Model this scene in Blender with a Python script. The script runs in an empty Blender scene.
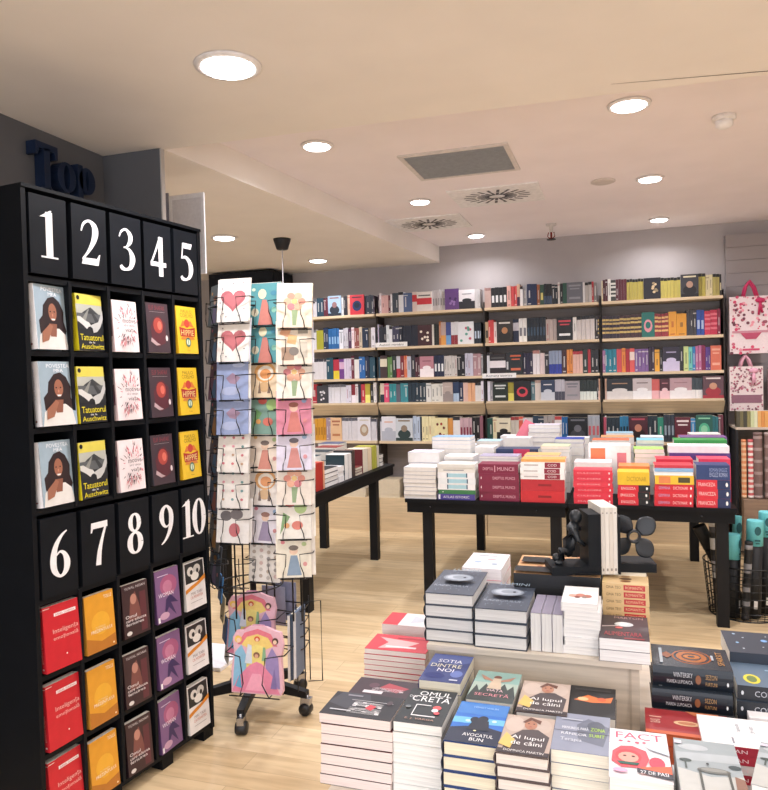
import bpy, math, random
from mathutils import Matrix, Vector
random.seed(7)
R = math.radians
COL = bpy.context.scene.collection
# ------------------------------------------------------------------ camera
FOC, CAMH = 720.0, 1.6
YAW = math.atan(236/720); PITCH = R(1.35); ROLL = R(1.38)
cam_d = bpy.data.cameras.new('camera'); cam = bpy.data.objects.new('camera', cam_d); COL.objects.link(cam)
cam_d.sensor_fit = 'HORIZONTAL'; cam_d.sensor_width = 36; cam_d.lens = 36*FOC/768
cam_d.clip_start = 0.05; cam_d.clip_end = 60
cam.matrix_world = (Matrix.Translation((0, 0, CAMH)) @ Matrix.Rotation(YAW, 4, 'Z')
                    @ Matrix.Rotation(R(90)-PITCH, 4, 'X') @ Matrix.Rotation(-ROLL, 4, 'Z'))
bpy.context.scene.camera = cam
# ------------------------------------------------------------------ world and exposure
sc = bpy.context.scene
sc.view_settings.view_transform = 'Standard'; sc.view_settings.look = 'None'
sc.view_settings.gamma = 1; sc.view_settings.use_curve_mapping = False
sc.view_settings.exposure = 0.03
w = bpy.data.worlds.new('world'); sc.world = w; w.use_nodes = True
w.node_tree.nodes['Background'].inputs[0].default_value = (0.9, 0.92, 1, 1)
w.node_tree.nodes['Background'].inputs[1].default_value = 2.6      # fill light added to lift the ceiling; the room is left open behind the camera
LAMP_W = 16.0        # watts of one downlight
LAMP_COL = (0.97, 0.95, 1.0)

# ------------------------------------------------------------------ measuring: rays of the photograph to real planes
CM = cam.matrix_world.to_3x3(); CO = Vector((0, 0, CAMH))
def ray(px, py): return CM @ Vector(((px-384)/FOC, (395-py)/FOC, -1))
def onz(px, py, z): d = ray(px, py); return CO + d*((z-CAMH)/d.z)
def ony(px, py, y): d = ray(px, py); return CO + d*(y/d.y)
def onx(px, py, x): d = ray(px, py); return CO + d*(x/d.x)
# ------------------------------------------------------------------ colours and materials
def lin(h):
    if not isinstance(h, str): return h
    c = [int(h[i:i+2], 16)/255 for i in (0, 2, 4)]
    return tuple([x/12.92 if x <= .04045 else ((x+.055)/1.055)**2.4 for x in c] + [1.0])
MATS = {}
def mat(name, rough=.5, metal=0.0, spec=.5, var=.06, nscale=40, bump=0.0, stretch=None, emit=0):
    if name in MATS: return MATS[name]
    m = bpy.data.materials.new(name); m.use_nodes = True; nt = m.node_tree; N = nt.nodes; L = nt.links
    b = N['Principled BSDF']
    a = N.new('ShaderNodeAttribute'); a.attribute_name = 'Col'
    b.inputs['Roughness'].default_value = rough; b.inputs['Metallic'].default_value = metal
    b.inputs['Specular IOR Level'].default_value = spec
    tc = N.new('ShaderNodeTexCoord'); mp = N.new('ShaderNodeMapping'); no = N.new('ShaderNodeTexNoise')
    if stretch: mp.inputs['Scale'].default_value = stretch
    no.inputs['Scale'].default_value = nscale; no.inputs['Detail'].default_value = 3
    L.new(tc.outputs['Object'], mp.inputs[0]); L.new(mp.outputs[0], no.inputs['Vector'])
    mr = N.new('ShaderNodeMapRange'); mr.inputs['To Min'].default_value = 1-var; mr.inputs['To Max'].default_value = 1+var
    mr.inputs['From Min'].default_value = .3; mr.inputs['From Max'].default_value = .7
    L.new(no.outputs['Fac'], mr.inputs['Value'])
    mx = N.new('ShaderNodeVectorMath'); mx.operation = 'SCALE'
    L.new(a.outputs['Color'], mx.inputs[0]); L.new(mr.outputs[0], mx.inputs['Scale'])
    L.new(mx.outputs[0], b.inputs['Base Color'])
    if bump:
        bp = N.new('ShaderNodeBump'); bp.inputs['Strength'].default_value = bump; bp.inputs['Distance'].default_value = .002
        L.new(no.outputs['Fac'], bp.inputs['Height']); L.new(bp.outputs[0], b.inputs['Normal'])
    if emit:
        b.inputs['Emission Color'].default_value = (1, .98, .97, 1); b.inputs['Emission Strength'].default_value = emit
    MATS[name] = m; return m
PRINT = mat('printed_cover', .42, var=.04, nscale=30)
GLOSS = mat('laminated_cover', .26, var=.03, nscale=25)
PAGES = mat('page_edges', .8, var=.13, nscale=6, stretch=(1, 1, 90))
CARD = mat('card_paper', .6, var=.05, nscale=60)
LAMI = mat('black_laminate', .55, var=.15, nscale=12, spec=.18)
METAL = mat('painted_metal', .5, var=.08, nscale=30, spec=.25)
WIRE = mat('coated_wire', .35, metal=.3)
CHROME = mat('chrome', .25, metal=.9)
PLAST = mat('plastic', .4)
FABRIC = mat('ribbon_fabric', .7, var=.12, nscale=120)
PLASTER = mat('plaster', .85, var=.025, nscale=3)
PAINT = mat('wall_paint', .8, var=.04, nscale=4)
OAK = mat('oak_veneer', .5, var=.12, nscale=5, stretch=(.6, 6, 12))
LAMPM = mat('lamp_diffuser', .5, emit=14)
def floor_mat():
    m = bpy.data.materials.new('oak_plank_floor'); m.use_nodes = True; nt = m.node_tree; N = nt.nodes; L = nt.links
    b = N['Principled BSDF']; b.inputs['Roughness'].default_value = .42
    tc = N.new('ShaderNodeTexCoord'); br = N.new('ShaderNodeTexBrick')
    br.inputs['Scale'].default_value = 1; br.inputs['Brick Width'].default_value = 1.1; br.inputs['Row Height'].default_value = .13
    br.inputs['Mortar Size'].default_value = .0012; br.offset = .37
    br.inputs['Color1'].default_value = lin('e0caa4'); br.inputs['Color2'].default_value = lin('d2b990'); br.inputs['Mortar'].default_value = lin('b39c78')
    L.new(tc.outputs['Object'], br.inputs['Vector'])
    mp = N.new('ShaderNodeMapping'); mp.inputs['Scale'].default_value = (1.3, 11, 1)
    no = N.new('ShaderNodeTexNoise'); no.inputs['Scale'].default_value = 2.2; no.inputs['Detail'].default_value = 6; no.inputs['Distortion'].default_value = .8
    L.new(tc.outputs['Object'], mp.inputs[0]); L.new(mp.outputs[0], no.inputs['Vector'])
    cr = N.new('ShaderNodeValToRGB'); cr.color_ramp.elements[0].position = .3; cr.color_ramp.elements[0].color = (.78, .73, .67, 1)
    cr.color_ramp.elements[1].position = .62; cr.color_ramp.elements[1].color = (1.05, 1.03, 1, 1)
    L.new(no.outputs['Fac'], cr.inputs[0])
    mx = N.new('ShaderNodeMix'); mx.data_type = 'RGBA'; mx.blend_type = 'MULTIPLY'; mx.inputs[0].default_value = .85
    L.new(br.outputs['Color'], mx.inputs[6]); L.new(cr.outputs[0], mx.inputs[7]); L.new(mx.outputs[2], b.inputs['Base Color'])
    return m
# ------------------------------------------------------------------ mesh builder
class MB:
    def __init__(s, col='ffffff'): s.v = []; s.f = []; s.c = []; s.sm = []; s.col = col
    def face(s, pts, col=None, smooth=False):
        i = len(s.v); s.v += [tuple(p) for p in pts]; s.f.append(tuple(range(i, i+len(pts))))
        s.c.append(lin(col or s.col)); s.sm.append(smooth)
    def box(s, x0, x1, y0, y1, z0, z1, col=None, top=None, front=None, M=None):
        i = len(s.v)
        P = [(x0,y0,z0),(x1,y0,z0),(x1,y1,z0),(x0,y1,z0),(x0,y0,z1),(x1,y0,z1),(x1,y1,z1),(x0,y1,z1)]
        if M: P = [tuple(M @ Vector(p)) for p in P]
        s.v += P
        for k, q in enumerate([(0,3,2,1),(4,5,6,7),(0,1,5,4),(1,2,6,5),(2,3,7,6),(3,0,4,7)]):
            s.f.append(tuple(i+a for a in q)); s.sm.append(False)
            s.c.append(lin((top if k == 1 and top else front if k == 2 and front else col) or s.col))
        return s
    def ring(s, rings, col=None, cap=True, closed=False, smooth=True):
        n = len(rings[0]); i = len(s.v)
        for r in rings: s.v += [tuple(p) for p in r]
        m = len(rings)
        for a in range(m if closed else m-1):
            b = (a+1) % m
            for k in range(n):
                l = (k+1) % n
                s.f.append((i+a*n+k, i+a*n+l, i+b*n+l, i+b*n+k)); s.c.append(lin(col or s.col)); s.sm.append(smooth)
        if cap and not closed:
            s.f.append(tuple(i+k for k in reversed(range(n)))); s.c.append(lin(col or s.col)); s.sm.append(False)
            s.f.append(tuple(i+(m-1)*n+k for k in range(n))); s.c.append(lin(col or s.col)); s.sm.append(False)
        return s
    def tube(s, pts, r, n=6, col=None, closed=False, cap=True):
        pts = [Vector(p) for p in pts]; rings = []; m = len(pts)
        rr = r if isinstance(r, (list, tuple)) else [r]*m
        for k, p in enumerate(pts):
            a = pts[k-1] if (k > 0 or closed) else p; b = pts[(k+1) % m] if (k < m-1 or closed) else p
            t = (b-a).normalized(); u = t.cross(Vector((0, 0, 1)))
            if u.length < .2: u = t.cross(Vector((1, 0, 0)))
            u.normalize(); w2 = t.cross(u)
            rings.append([p + rr[k]*(math.cos(q)*u + math.sin(q)*w2) for q in [2*math.pi*j/n for j in range(n)]])
        return s.ring(rings, col, cap, closed)
    def lathe(s, prof, cx=0, cy=0, n=20, col=None, cap=True, smooth=True):
        rings = [[(cx+r*math.cos(2*math.pi*j/n), cy+r*math.sin(2*math.pi*j/n), z) for j in range(n)] for r, z in prof]
        return s.ring(rings, col, cap, smooth=smooth)
    def ball(s, c, r, n=10, col=None, sc=(1, 1, 1)):
        rings = [[(c[0]+r*sc[0]*math.sin(a)*math.cos(2*math.pi*j/n), c[1]+r*sc[1]*math.sin(a)*math.sin(2*math.pi*j/n), c[2]-r*sc[2]*math.cos(a))
                  for j in range(n)] for a in [math.pi*(k+.15)/(n//2+.3) for k in range(n//2+1)]]
        return s.ring(rings, col)
    def prism(s, poly, z0, z1, col=None, M=None):
        T = (lambda p: tuple(M @ Vector(p))) if M else (lambda p: p)
        s.face([T((x, y, z1)) for x, y in poly], col); s.face([T((x, y, z0)) for x, y in reversed(poly)], col)
        for k in range(len(poly)):
            a, b = poly[k], poly[(k+1) % len(poly)]
            s.face([T((a[0],a[1],z0)), T((b[0],b[1],z0)), T((b[0],b[1],z1)), T((a[0],a[1],z1))], col)
        return s
    def mesh(s, name, m):
        me = bpy.data.meshes.new(name); me.from_pydata(s.v, [], s.f); me.materials.append(m)
        at = me.color_attributes.new('Col', 'FLOAT_COLOR', 'CORNER')
        buf = []
        for f, c in zip(s.f, s.c): buf += list(c)*len(f)
        at.data.foreach_set('color', buf)
        me.polygons.foreach_set('use_smooth', s.sm); me.update(); return me
    def build(s, name, m, parent=None, M=None):
        return link(name, s.mesh(name, m), parent, M)
def link(name, me, parent=None, M=None):
    o = bpy.data.objects.new(name, me); COL.objects.link(o)
    if parent: o.parent = parent
    if M is not None: o.matrix_local = M
    return o
def tag(o, label=None, cat=None, group=None, kind=None):
    if label: o['label'] = label
    if cat: o['category'] = cat
    if group: o['group'] = group
    if kind: o['kind'] = kind
    return o
def empty(name, M, label=None, cat=None, group=None):
    o = bpy.data.objects.new(name, None); COL.objects.link(o); o.empty_display_size = .1
    o.matrix_world = M if isinstance(M, Matrix) else Matrix.Translation(M)
    return tag(o, label, cat, group)
def TR(x, y, z, rz=0, rx=0): return Matrix.Translation((x, y, z)) @ Matrix.Rotation(rz, 4, 'Z') @ Matrix.Rotation(rx, 4, 'X')
# ------------------------------------------------------------------ lettering
TXT = {}
def text_polys(body):
    if body in TXT: return TXT[body]
    cu = bpy.data.curves.new('t', 'FONT'); cu.body = body; cu.resolution_u = 2; cu.fill_mode = 'FRONT'
    o = bpy.data.objects.new('t', cu); COL.objects.link(o)
    dg = bpy.context.evaluated_depsgraph_get(); me = bpy.data.meshes.new_from_object(o.evaluated_get(dg))
    vs = [(v.co.x, v.co.y) for v in me.vertices]; fs = [tuple(p.vertices) for p in me.polygons]
    COL.objects.unlink(o); bpy.data.objects.remove(o); bpy.data.curves.remove(cu); bpy.data.meshes.remove(me)
    if not vs: vs = [(0, 0), (1, 1)]
    x0 = min(v[0] for v in vs); x1 = max(v[0] for v in vs); y0 = min(v[1] for v in vs); y1 = max(v[1] for v in vs)
    vs = [((x-x0)/max(1e-6, x1-x0), (y-y0)/max(1e-6, y1-y0)) for x, y in vs]
    TXT[body] = (vs, fs); return TXT[body]
def art(mb, items, T):
    """draw printed shapes; T(u, v, layer) -> point on the printed face"""
    for k, it in enumerate(items):
        K = it[0]; l = k+1
        if K == 'r': u0, v0, u1, v1, c = it[1:]; mb.face([T(u0, v0, l), T(u1, v0, l), T(u1, v1, l), T(u0, v1, l)], c)
        elif K == 'e':
            cu, cv, ru, rv, c = it[1:]; mb.face([T(cu+ru*math.cos(a), cv+rv*math.sin(a), l) for a in [2*math.pi*j/14 for j in range(14)]], c)
        elif K == 'p': mb.face([T(u, v, l) for u, v in it[1]], it[2])
        elif K == 't':
            s, u0, v0, u1, v1, c = it[1:]; vs, fs = text_polys(s); c = lin(c)
            i = len(mb.v); mb.v += [tuple(T(u0+x*(u1-u0), v0+y*(v1-v0), l)) for x, y in vs]
            for f in fs: mb.f.append(tuple(i+a for a in f)); mb.c.append(c); mb.sm.append(False)
def mirror_y(p): return p
# ------------------------------------------------------------------ the book
# canonical pose: lying, spine along x=0, tail edge at y=0 (towards the viewer), front cover up
BOOKS = {}
def book_meshes(key, w, h, t, col, spine=None, pages='efe9dc', hard=False, front=(), sart=(), m=None, back=None):
    k = (key, round(w, 4), round(h, 4), round(t, 4))
    if k in BOOKS: return BOOKS[k]
    m = m or PRINT; spine = spine or col; back = back or col
    a = MB(col); ct = .0028 if hard else .0008; ov = .003 if hard else 0
    a.box(0, w, 0, h, 0, ct, back); a.box(0, w, 0, h, t-ct, t, col)
    if hard:
        n = 6; r = t/2; prof = [(-.006*math.sin(math.pi*j/n)-.0, t*j/n) for j in range(n+1)]
        inner = [(x+.003, z) for x, z in reversed(prof)]
        a.prism([(p[0], p[1]) for p in prof+inner], 0, h, spine, Matrix(((1,0,0,0),(0,0,1,0),(0,1,0,0),(0,0,0,1))))
        for i in range(len(a.sm)-len(prof+inner), len(a.sm)): a.sm[i] = False
    else: a.box(-.0006, .0006, 0, h, 0, t, spine)
    dz = .00025
    art(a, front, lambda u, v, l: (u*w, v*h, t+dz*l))
    sx = -.0066 if hard else -.0006
    # spine: u runs down the spine from head to tail, v across the thickness
    art(a, sart, lambda u, v, l: (sx-dz*l, h*(1-u), t*v) )
    p = MB(pages); p.box(.0015, w-ov-.0005, ov+.0004, h-ov-.0004, ct+.0001, t-ct-.0001, pages)
    r = (a.mesh('book', m), p.mesh('pages', PAGES)); BOOKS[k] = r; return r
def add_book(meshes, M, label, group, name='book', cat='book'):
    o = link(name, meshes[0]); o.matrix_world = M; tag(o, label, cat, group)
    c = link('pages', meshes[1], o); return o
def simple_book(w, h, t, col, spine=None, pages='e9e4da', marks=(), front=(), m=None):
    """one-mesh book for the far tables; same canonical pose"""
    k = ('s', round(w, 3), round(h, 3), round(t, 3), col, spine, pages, str(marks), str(front))
    if k in BOOKS: return BOOKS[k]
    a = MB(col); c = min(.0015, t*.1)
    a.box(0, w, 0, h, 0, c, col); a.box(0, w, 0, h, t-c, t, col); a.box(0, .0012, 0, h, c, t-c, spine or col)
    a.box(.0012, w-.001, .001, h-.001, c, t-c, pages)
    if spine:  # spine colour also on the board edges
        a.box(-.0006, 0, 0, h, 0, t, spine)
    art(a, front, lambda u, v, l: (u*w, v*h, t+.0003*l))
    art(a, marks, lambda u, v, l: (-.0008-.0003*l, h*(1-u), t*v))
    BOOKS[k] = a.mesh('book', m or PRINT); return BOOKS[k]
NAMES = [('white','f2f0f0'),('cream','e8dcb8'),('pale grey','c9c9cd'),('grey','8d8d93'),('charcoal','3c3c42'),('black','15151a'),('navy','1b2848'),('dark blue','23407a'),
 ('blue','2f6cb5'),('light blue','9fc4dc'),('dark teal','1f4a52'),('teal','2a8a90'),('green','3e8a4e'),('dark green','1e4030'),('light green','b9d88a'),('olive yellow','b8ac52'),('yellow','f0d030'),
 ('golden','d99a2e'),('orange','e0782e'),('coral','dd6a5a'),('red','c8242e'),('crimson','a81c40'),('maroon','5e1c28'),('brown','5c4030'),('tan','c8a680'),
 ('pink','e09aa8'),('dusty pink','b88890'),('purple','5a3a78'),('lavender','b9aed0'),('mauve','94708c'),('slate blue','4a5c80')]
def cname(h):
    a = [int(h[i:i+2], 16) for i in (0, 2, 4)]
    return min(NAMES, key=lambda n: sum((a[i]-int(n[1][2*i:2*i+2], 16))**2 for i in range(3)))[0]
ORD = 'first second third fourth fifth sixth seventh eighth ninth tenth eleventh twelfth'.split()
def ordn(i):
    if i < 12: return ORD[i]
    n = i+1; return str(n) + ('th' if 10 < n % 100 < 14 else {1: 'st', 2: 'nd', 3: 'rd'}.get(n % 10, 'th'))
# ================================================================== STRUCTURE
def struct(name, mb, m): return tag(mb.build(name, m), kind='structure')
WY = 7.43
fl = MB('ffffff'); fl.box(-6, 4, -3, 8, -.05, 0)
struct('floor', fl, floor_mat())
ZL, ZH = 2.80, 2.97
P = [(-6, -3), (4, -3), (4, 3.46), (.6, 3.32), (-2.205, 3.20), (-1.775, WY+.1), (-6, WY+.1)]
c = MB('f1ebe5'); c.face([(x, y, ZL) for x, y in reversed(P)])
for a, b in ((2, 3), (3, 4), (4, 5)): c.face([(P[a][0], P[a][1], ZL), (P[a][0], P[a][1], ZH+.02), (P[b][0], P[b][1], ZH+.02), (P[b][0], P[b][1], ZL)])
c.box(-6, 4, -3, 8, ZH+.15, ZH+.2)
struct('ceiling_lower', c, PLASTER)
c = MB('f4ecee'); c.box(-3, 4, 3, 8, ZH, ZH+.05); struct('ceiling_raised', c, PLASTER)
c = MB('aba5a5'); c.box(-6, 4, WY, WY+.1, 0, 3.1); struct('wall_back', c, PAINT)
c = MB('b8b2ac'); c.box(-6.05, -6, -3, WY, 0, 3.1); struct('wall_left', c, PAINT)
c = MB('d0c8c0'); c.box(4, 4.1, -3, WY, 0, 3.1); struct('wall_right', c, PAINT)
c = MB('5e5f63'); c.box(-2.66, -2.56, -1.6, 3.2, 0, ZL); c.box(-2.56, -2.212, 3.17, 3.2, 0, ZL)
c.box(-2.212, -2.205, 3.17, 3.2, 0, ZL, 'b4b0ae')
struct('wall_partition', c, PAINT)
c = MB('979090')                                         # slatted panel right of the shelves
for k in range(20): c.box(.95, 2.6, 7.36, 7.43, .12*k+.45, .12*k+.45+.117)
tag(c.build('trim_1', PAINT), kind='structure')
# ------------------------------------------------------------------ ceiling fittings
def downlight(x, y, z, r=.085, label='', lit=True):
    o = empty('ceiling_light', (x, y, z), label, 'ceiling light', 'recessed round ceiling lights')
    f = MB('e8e4e4'); f.lathe([(r*1.28, -.002), (r*1.25, -.010), (r*1.04, -.014), (r*1.0, -.006)], n=28); f.build('trim_ring', PLAST, o)
    d = MB('ffffff'); d.lathe([(r, -.012), (r*.96, -.017), (r*.3, -.019), (.002, -.019)], n=24); d.build('diffuser', LAMPM, o)
    return o
def lamp(x, y, z, r=.085, k=1.0):
    ld = bpy.data.lights.new('downlight', 'AREA'); ld.shape = 'DISK'; ld.size = 2*r; ld.energy = LAMP_W*k; ld.color = LAMP_COL; ld.spread = R(150)
    lo = bpy.data.objects.new('downlight', ld); COL.objects.link(lo); lo.location = (x, y, z-.03)
for (px, py, z, r, l) in [(228, 65, ZL, .10, 'large bright round downlight in the lower ceiling, nearest the dark wall'),
    (317, 145, ZH, .075, 'round downlight in the raised ceiling beside the long bulkhead'),
    (629, 104, ZH, .085, 'round downlight set in the raised ceiling nearest the smoke detector'),
    (650, 178, ZH, .075, 'round downlight to the right of the flat round ceiling cap'),
    (659, 219, ZH, .07, 'round downlight farthest right, closest to the back wall'),
    (420, 201, ZH, .07, 'round downlight between the grey vent grille and the bulkhead'),
    (476, 235, ZH, .07, 'small round downlight near the back wall beside the rear air diffuser'),
    (224, 237, ZL, .085, 'round downlight in the lower ceiling left of the black hanging cord cap'),
    (318, 260, ZL, .08, 'round downlight in the lower ceiling closest to the back bookshelves')]:
    p = onz(px, py, z); downlight(p.x, p.y, z, r, l); lamp(p.x, p.y, z, r, .45 if p.y > 6.2 else 1.0)
for x, y in [(.9, 2.0), (-.35, 1.3), (1.9, .2), (-1.5, -.6), (.2, -1.2), (2.6, 2.2)]:      # the same grid goes on behind the camera
    downlight(x, y, ZL, .10, 'round downlight of the ceiling grid beyond the picture', True); lamp(x, y, ZL, .10, .35 if abs(x) < 1 and y > 1 else 1.2)
for x, y in [(1.9, 4.0), (1.9, 6.0)]:
    downlight(x, y, ZH, .08, 'round downlight right of the picture'); lamp(x, y, ZH, .08)
for o in [o for o in COL.objects if o.get('label') == 'round downlight of the ceiling grid beyond the picture']: o['group'] = 'ceiling lights beyond the picture'
for o in [o for o in COL.objects if o.get('label') == 'round downlight right of the picture']: o['group'] = 'ceiling lights right of the picture'
for x, y in [(-4.3, 5.2), (-3.35, 4.0)]:  # unseen lamps; the nearer one is added to brighten the board behind the partition
    downlight(x, y, ZL, .08, 'round downlight of the left aisle, added out of view behind the numbered display'); lamp(x, y, ZL, .08, 1.2)
for o in [o for o in COL.objects if str(o.get('label')).startswith('round downlight of the left aisle')]: o['group'] = 'added ceiling lights of the left aisle'
o = empty('vent_grille', (-.945, 4.58, ZH), 'flat grey rectangular return air grille in a white frame', 'air vent')
a = MB('d8d2ce'); 
for q in ((-.34,.34,-.29,-.26),(-.34,.34,.26,.29),(-.34,-.31,-.26,.26),(.31,.34,-.26,.26)): a.box(*q, -.012, 0)
a.build('frame', METAL, o)
a = MB('8b8d8f'); a.box(-.31, .31, -.26, .26, -.006, 0)
for k in range(26): a.box(-.31, .31, -.255+.02*k, -.249+.02*k, -.010, -.006, 'a3a5a7')
a.build('grille', METAL, o)
def diffuser(x, y, label):
    o = empty('air_diffuser', (x, y, ZH), label, 'air vent', 'swirl air diffusers in the ceiling')
    a = MB('efedec'); a.box(-.335, .335, -.27, .27, -.010, 0); a.build('plate', METAL, o)
    a = MB('17181a')
    for k in range(20):
        an = 2*math.pi*(k+.5)/20
        u = Vector((math.cos(an), math.sin(an)*.8, 0)); v = Vector((-math.sin(an), math.cos(an)*.8, 0))
        for r0, r1, wd in ((.06, .15, .011), (.165, .25, .011)):
            z = Vector((0, 0, -.0115)); a.face([u*r0+v*wd+z, u*r1+v*wd+z, u*r1-v*wd+z, u*r0-v*wd+z])
    a.build('slots', PLAST, o)
    a = MB('ddd6d2'); a.lathe([(.03, -.010), (.03, -.016), (.001, -.017)], n=14); a.build('hub', METAL, o)
p = onz(497, 195, ZH); diffuser(p.x, p.y, 'white swirl air diffuser directly behind the grey vent grille')
p = onz(429, 223, ZH); diffuser(p.x, p.y, 'white swirl air diffuser nearest the bulkhead and back wall')
p = onz(724, 116, ZH); o = empty('smoke_detector', (p.x, p.y, ZH), 'small white box-shaped smoke detector at the right of the ceiling', 'smoke detector'); o.scale = (1.1, 1.1, 1.2)
MB('f0ecea').lathe([(.055, 0), (.055, -.018), (.043, -.022)], n=20).build('base', PLAST, o); MB('f2f0f0').lathe([(.043, -.018), (.04, -.045), (.025, -.055), (.002, -.056)], n=20).build('sensor_cap', PLAST, o)
p = onz(603, 181, ZH); tag(MB('cfc6c0').lathe([(.085, 0), (.085, -.008), (.07, -.014), (.002, -.015)], n=24).build('blanking_disc', PLAST, None, TR(p.x, p.y, ZH)), 'flat round beige blanking cap in the ceiling', 'ceiling disc')
p = onz(551, 224, ZH); o = empty('sprinkler', (p.x, p.y, ZH), 'small red and brass sprinkler head hanging from the ceiling', 'sprinkler'); o.scale = (1.6, 1.6, 1.5)
MB('d8d0cc').lathe([(.03, 0), (.03, -.01), (.012, -.012), (.01, -.05)], n=12).build('base', METAL, o)
MB('8a2a20').tube([(0, 0, -.05), (0, 0, -.09)], .006).tube([(-.015, 0, -.05), (-.02, 0, -.075), (0, 0, -.095)], .003).tube([(.015, 0, -.05), (.02, 0, -.075), (0, 0, -.095)], .003).build('bulb_frame', METAL, o)
MB('3a3432').lathe([(.025, -.092), (.025, -.096)], n=12).build('deflector', METAL, o)
p = onz(282, 239, ZL); o = empty('hanging_cord', (p.x, p.y, ZL), 'black conical ceiling rose with a thin white cord hanging above card rack', 'ceiling rose')
MB('15171c').lathe([(.075, 0), (.073, -.012), (.05, -.085), (.045, -.09), (.008, -.092)], n=20).build('rose', PLAST, o)
MB('cfcfd6').tube([(0, 0, -.09), (0, 0, -.75)], .005).build('cord', PLAST, o)
MB('15171c').lathe([(.02, -.75), (.028, -.77), (.028, -.84), (.01, -.85)], n=12).build('lamp_holder', PLAST, o)
a, b = onz(611, 84, ZL), onz(790, 69, ZL); d = (b-a).normalized(); n = Vector((-d.y, d.x, 0))*.004; dn = Vector((0, 0, -.0008))
c = MB('4a3f38'); c.face([a-n*.3+dn, a+n*.3+dn, b+n+dn, b-n+dn]); tag(c.build('trim_2', PAINT), kind='structure')
# ================================================================== BACK BOOKCASES
BX = [-3.53, -2.405, -1.275, -.165, .905]; SY = 7.10
ROWZ = [2.27, 1.92, 1.60, 1.345, .945]
BAYN = ['leftmost bay', 'second bay', 'third bay', 'rightmost bay']
for i in range(4):
    x0, x1 = BX[i], BX[i+1]
    o = empty('bookcase', (x0, SY, 0), 'light wood bookcase on the back wall, ' + ['partly hidden behind the card rack', 'second from left, with the upper category strip', 'third from left, with the lower category strip', 'rightmost, beside the pink gift bags'][i], 'bookcase', 'bookcases on the back wall')
    wdt = x1-x0
    a = MB('8f8785'); a.box(.004, wdt-.004, .29, .31, .35, 2.36); a.build('back_panel', OAK, o)
    for s in (.001, wdt-.007):
        MB('3a3634').box(s, s+.006, .05, .30, .3505, 2.33).build('side_panel', METAL, o)
    for k, z in enumerate(ROWZ):
        a = MB('d9c3a2')
        if k == 3:
            a.box(.014, wdt-.014, 0, .285, z-.02, z)
            a.prism([(0, z-.02), (.02, z-.02), (.13, z-.135), (.11, z-.135)], .006, wdt-.006, 'dcc6a4', Matrix(((0,0,1,0),(1,0,0,0),(0,1,0,0),(0,0,0,1))))
        else: a.box(.014, wdt-.014, 0, .285, z-.026, z)
        a.build('shelf', OAK, o)
    a = MB('d6bf9b'); a.box(.003, wdt-.003, .0, .31, .0, .35); a.build('base_cabinet', OAK, o)
# price of space: every upright book is its own object
def upright(x, wd, h, d, col, z, y, marks, lean=0):
    a = MB(col)
    a.box(-wd/2, wd/2, 0, d, 0, h, col, top='ddd6c8' if wd > .012 else None)
    art(a, marks, lambda u, v, l: ((u-.5)*wd, -.0004*l, v*h))
    return a
def spine_marks(col, rs, opt):
    c = lin(col); lum = .3*c[0]+.59*c[1]+.11*c[2]; ink = 'e9e6e2' if lum < .35 else ('2a2a30' if rs.random() < .7 else 'a02a2a')
    ink = tuple(.55*x+.45*y for x, y in zip(lin(ink), lin(col)))
    q = rs.random(); M = []
    if opt.startswith('b'):   # horizontal bands of the given colour
        for v in (.22, .40, .62, .78): M.append(('r', 0, v, 1, v+.09, opt[1:] or 'c9a75e'))
    elif opt.startswith('k'): M.append(('r', 0, .86, 1, 1, opt[1:]))
    elif opt.startswith('l'): M.append(('r', 0, 0, 1, .42, opt[1:]))
    elif opt.startswith('w'): M.append(('r', .2, .25, .8, .6, opt[1:]))
    elif opt.startswith('u'): M.append(('r', 0, .5, 1, .85, opt[1:]))
    else:
        if q < .7: M.append(('r', .36, .25+.15*rs.random(), .64, .55+.3*rs.random(), ink))
        if q < .4: M.append(('r', .2, .06, .8, .11, ink))
        if .4 < q < .6: M.append(('r', 0, .85, 1, .9, ink))
    return M
def face_art(opt, rs):
    K, cs = opt[0], [opt[i:i+6] for i in range(1, len(opt), 6)]
    g = lambda k, d='e8e4e0': cs[k] if k < len(cs) else d
    if K == 'B': return [('r', 0, .35, 1, .68, g(0)), ('r', .1, .78, .9, .84, '555555')]
    if K == 'C': return [('e', .5, .45, .33, .26, g(0)), ('e', .5, .48, .2, .14, g(1)), ('r', .15, .85, .85, .9, g(1))]
    if K == 'P': return [('e', .5, .3, .38, .22, g(0)), ('e', .5, .55, .19, .15, g(1)), ('r', .0, .0, 1, .14, g(0)), ('r', .15, .86, .85, .93, g(2, g(1)))]
    if K == 'T': return [('r', .12, .8, .88, .88, g(0)), ('r', .2, .66, .8, .72, g(0)), ('r', .15, .2, .85, .3, g(1, g(0)))]
    if K == 'L': return [('r', 0, 0, 1, .4, g(0)), ('e', .5, .45, .3, .1, g(0)), ('r', .2, .75, .8, .8, g(1))]
    if K == 'D': return [('e', .2+.6*rs.random(), .15+.6*rs.random(), .09, .06, g(k % len(cs))) for k in range(7)]
    return []
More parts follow.
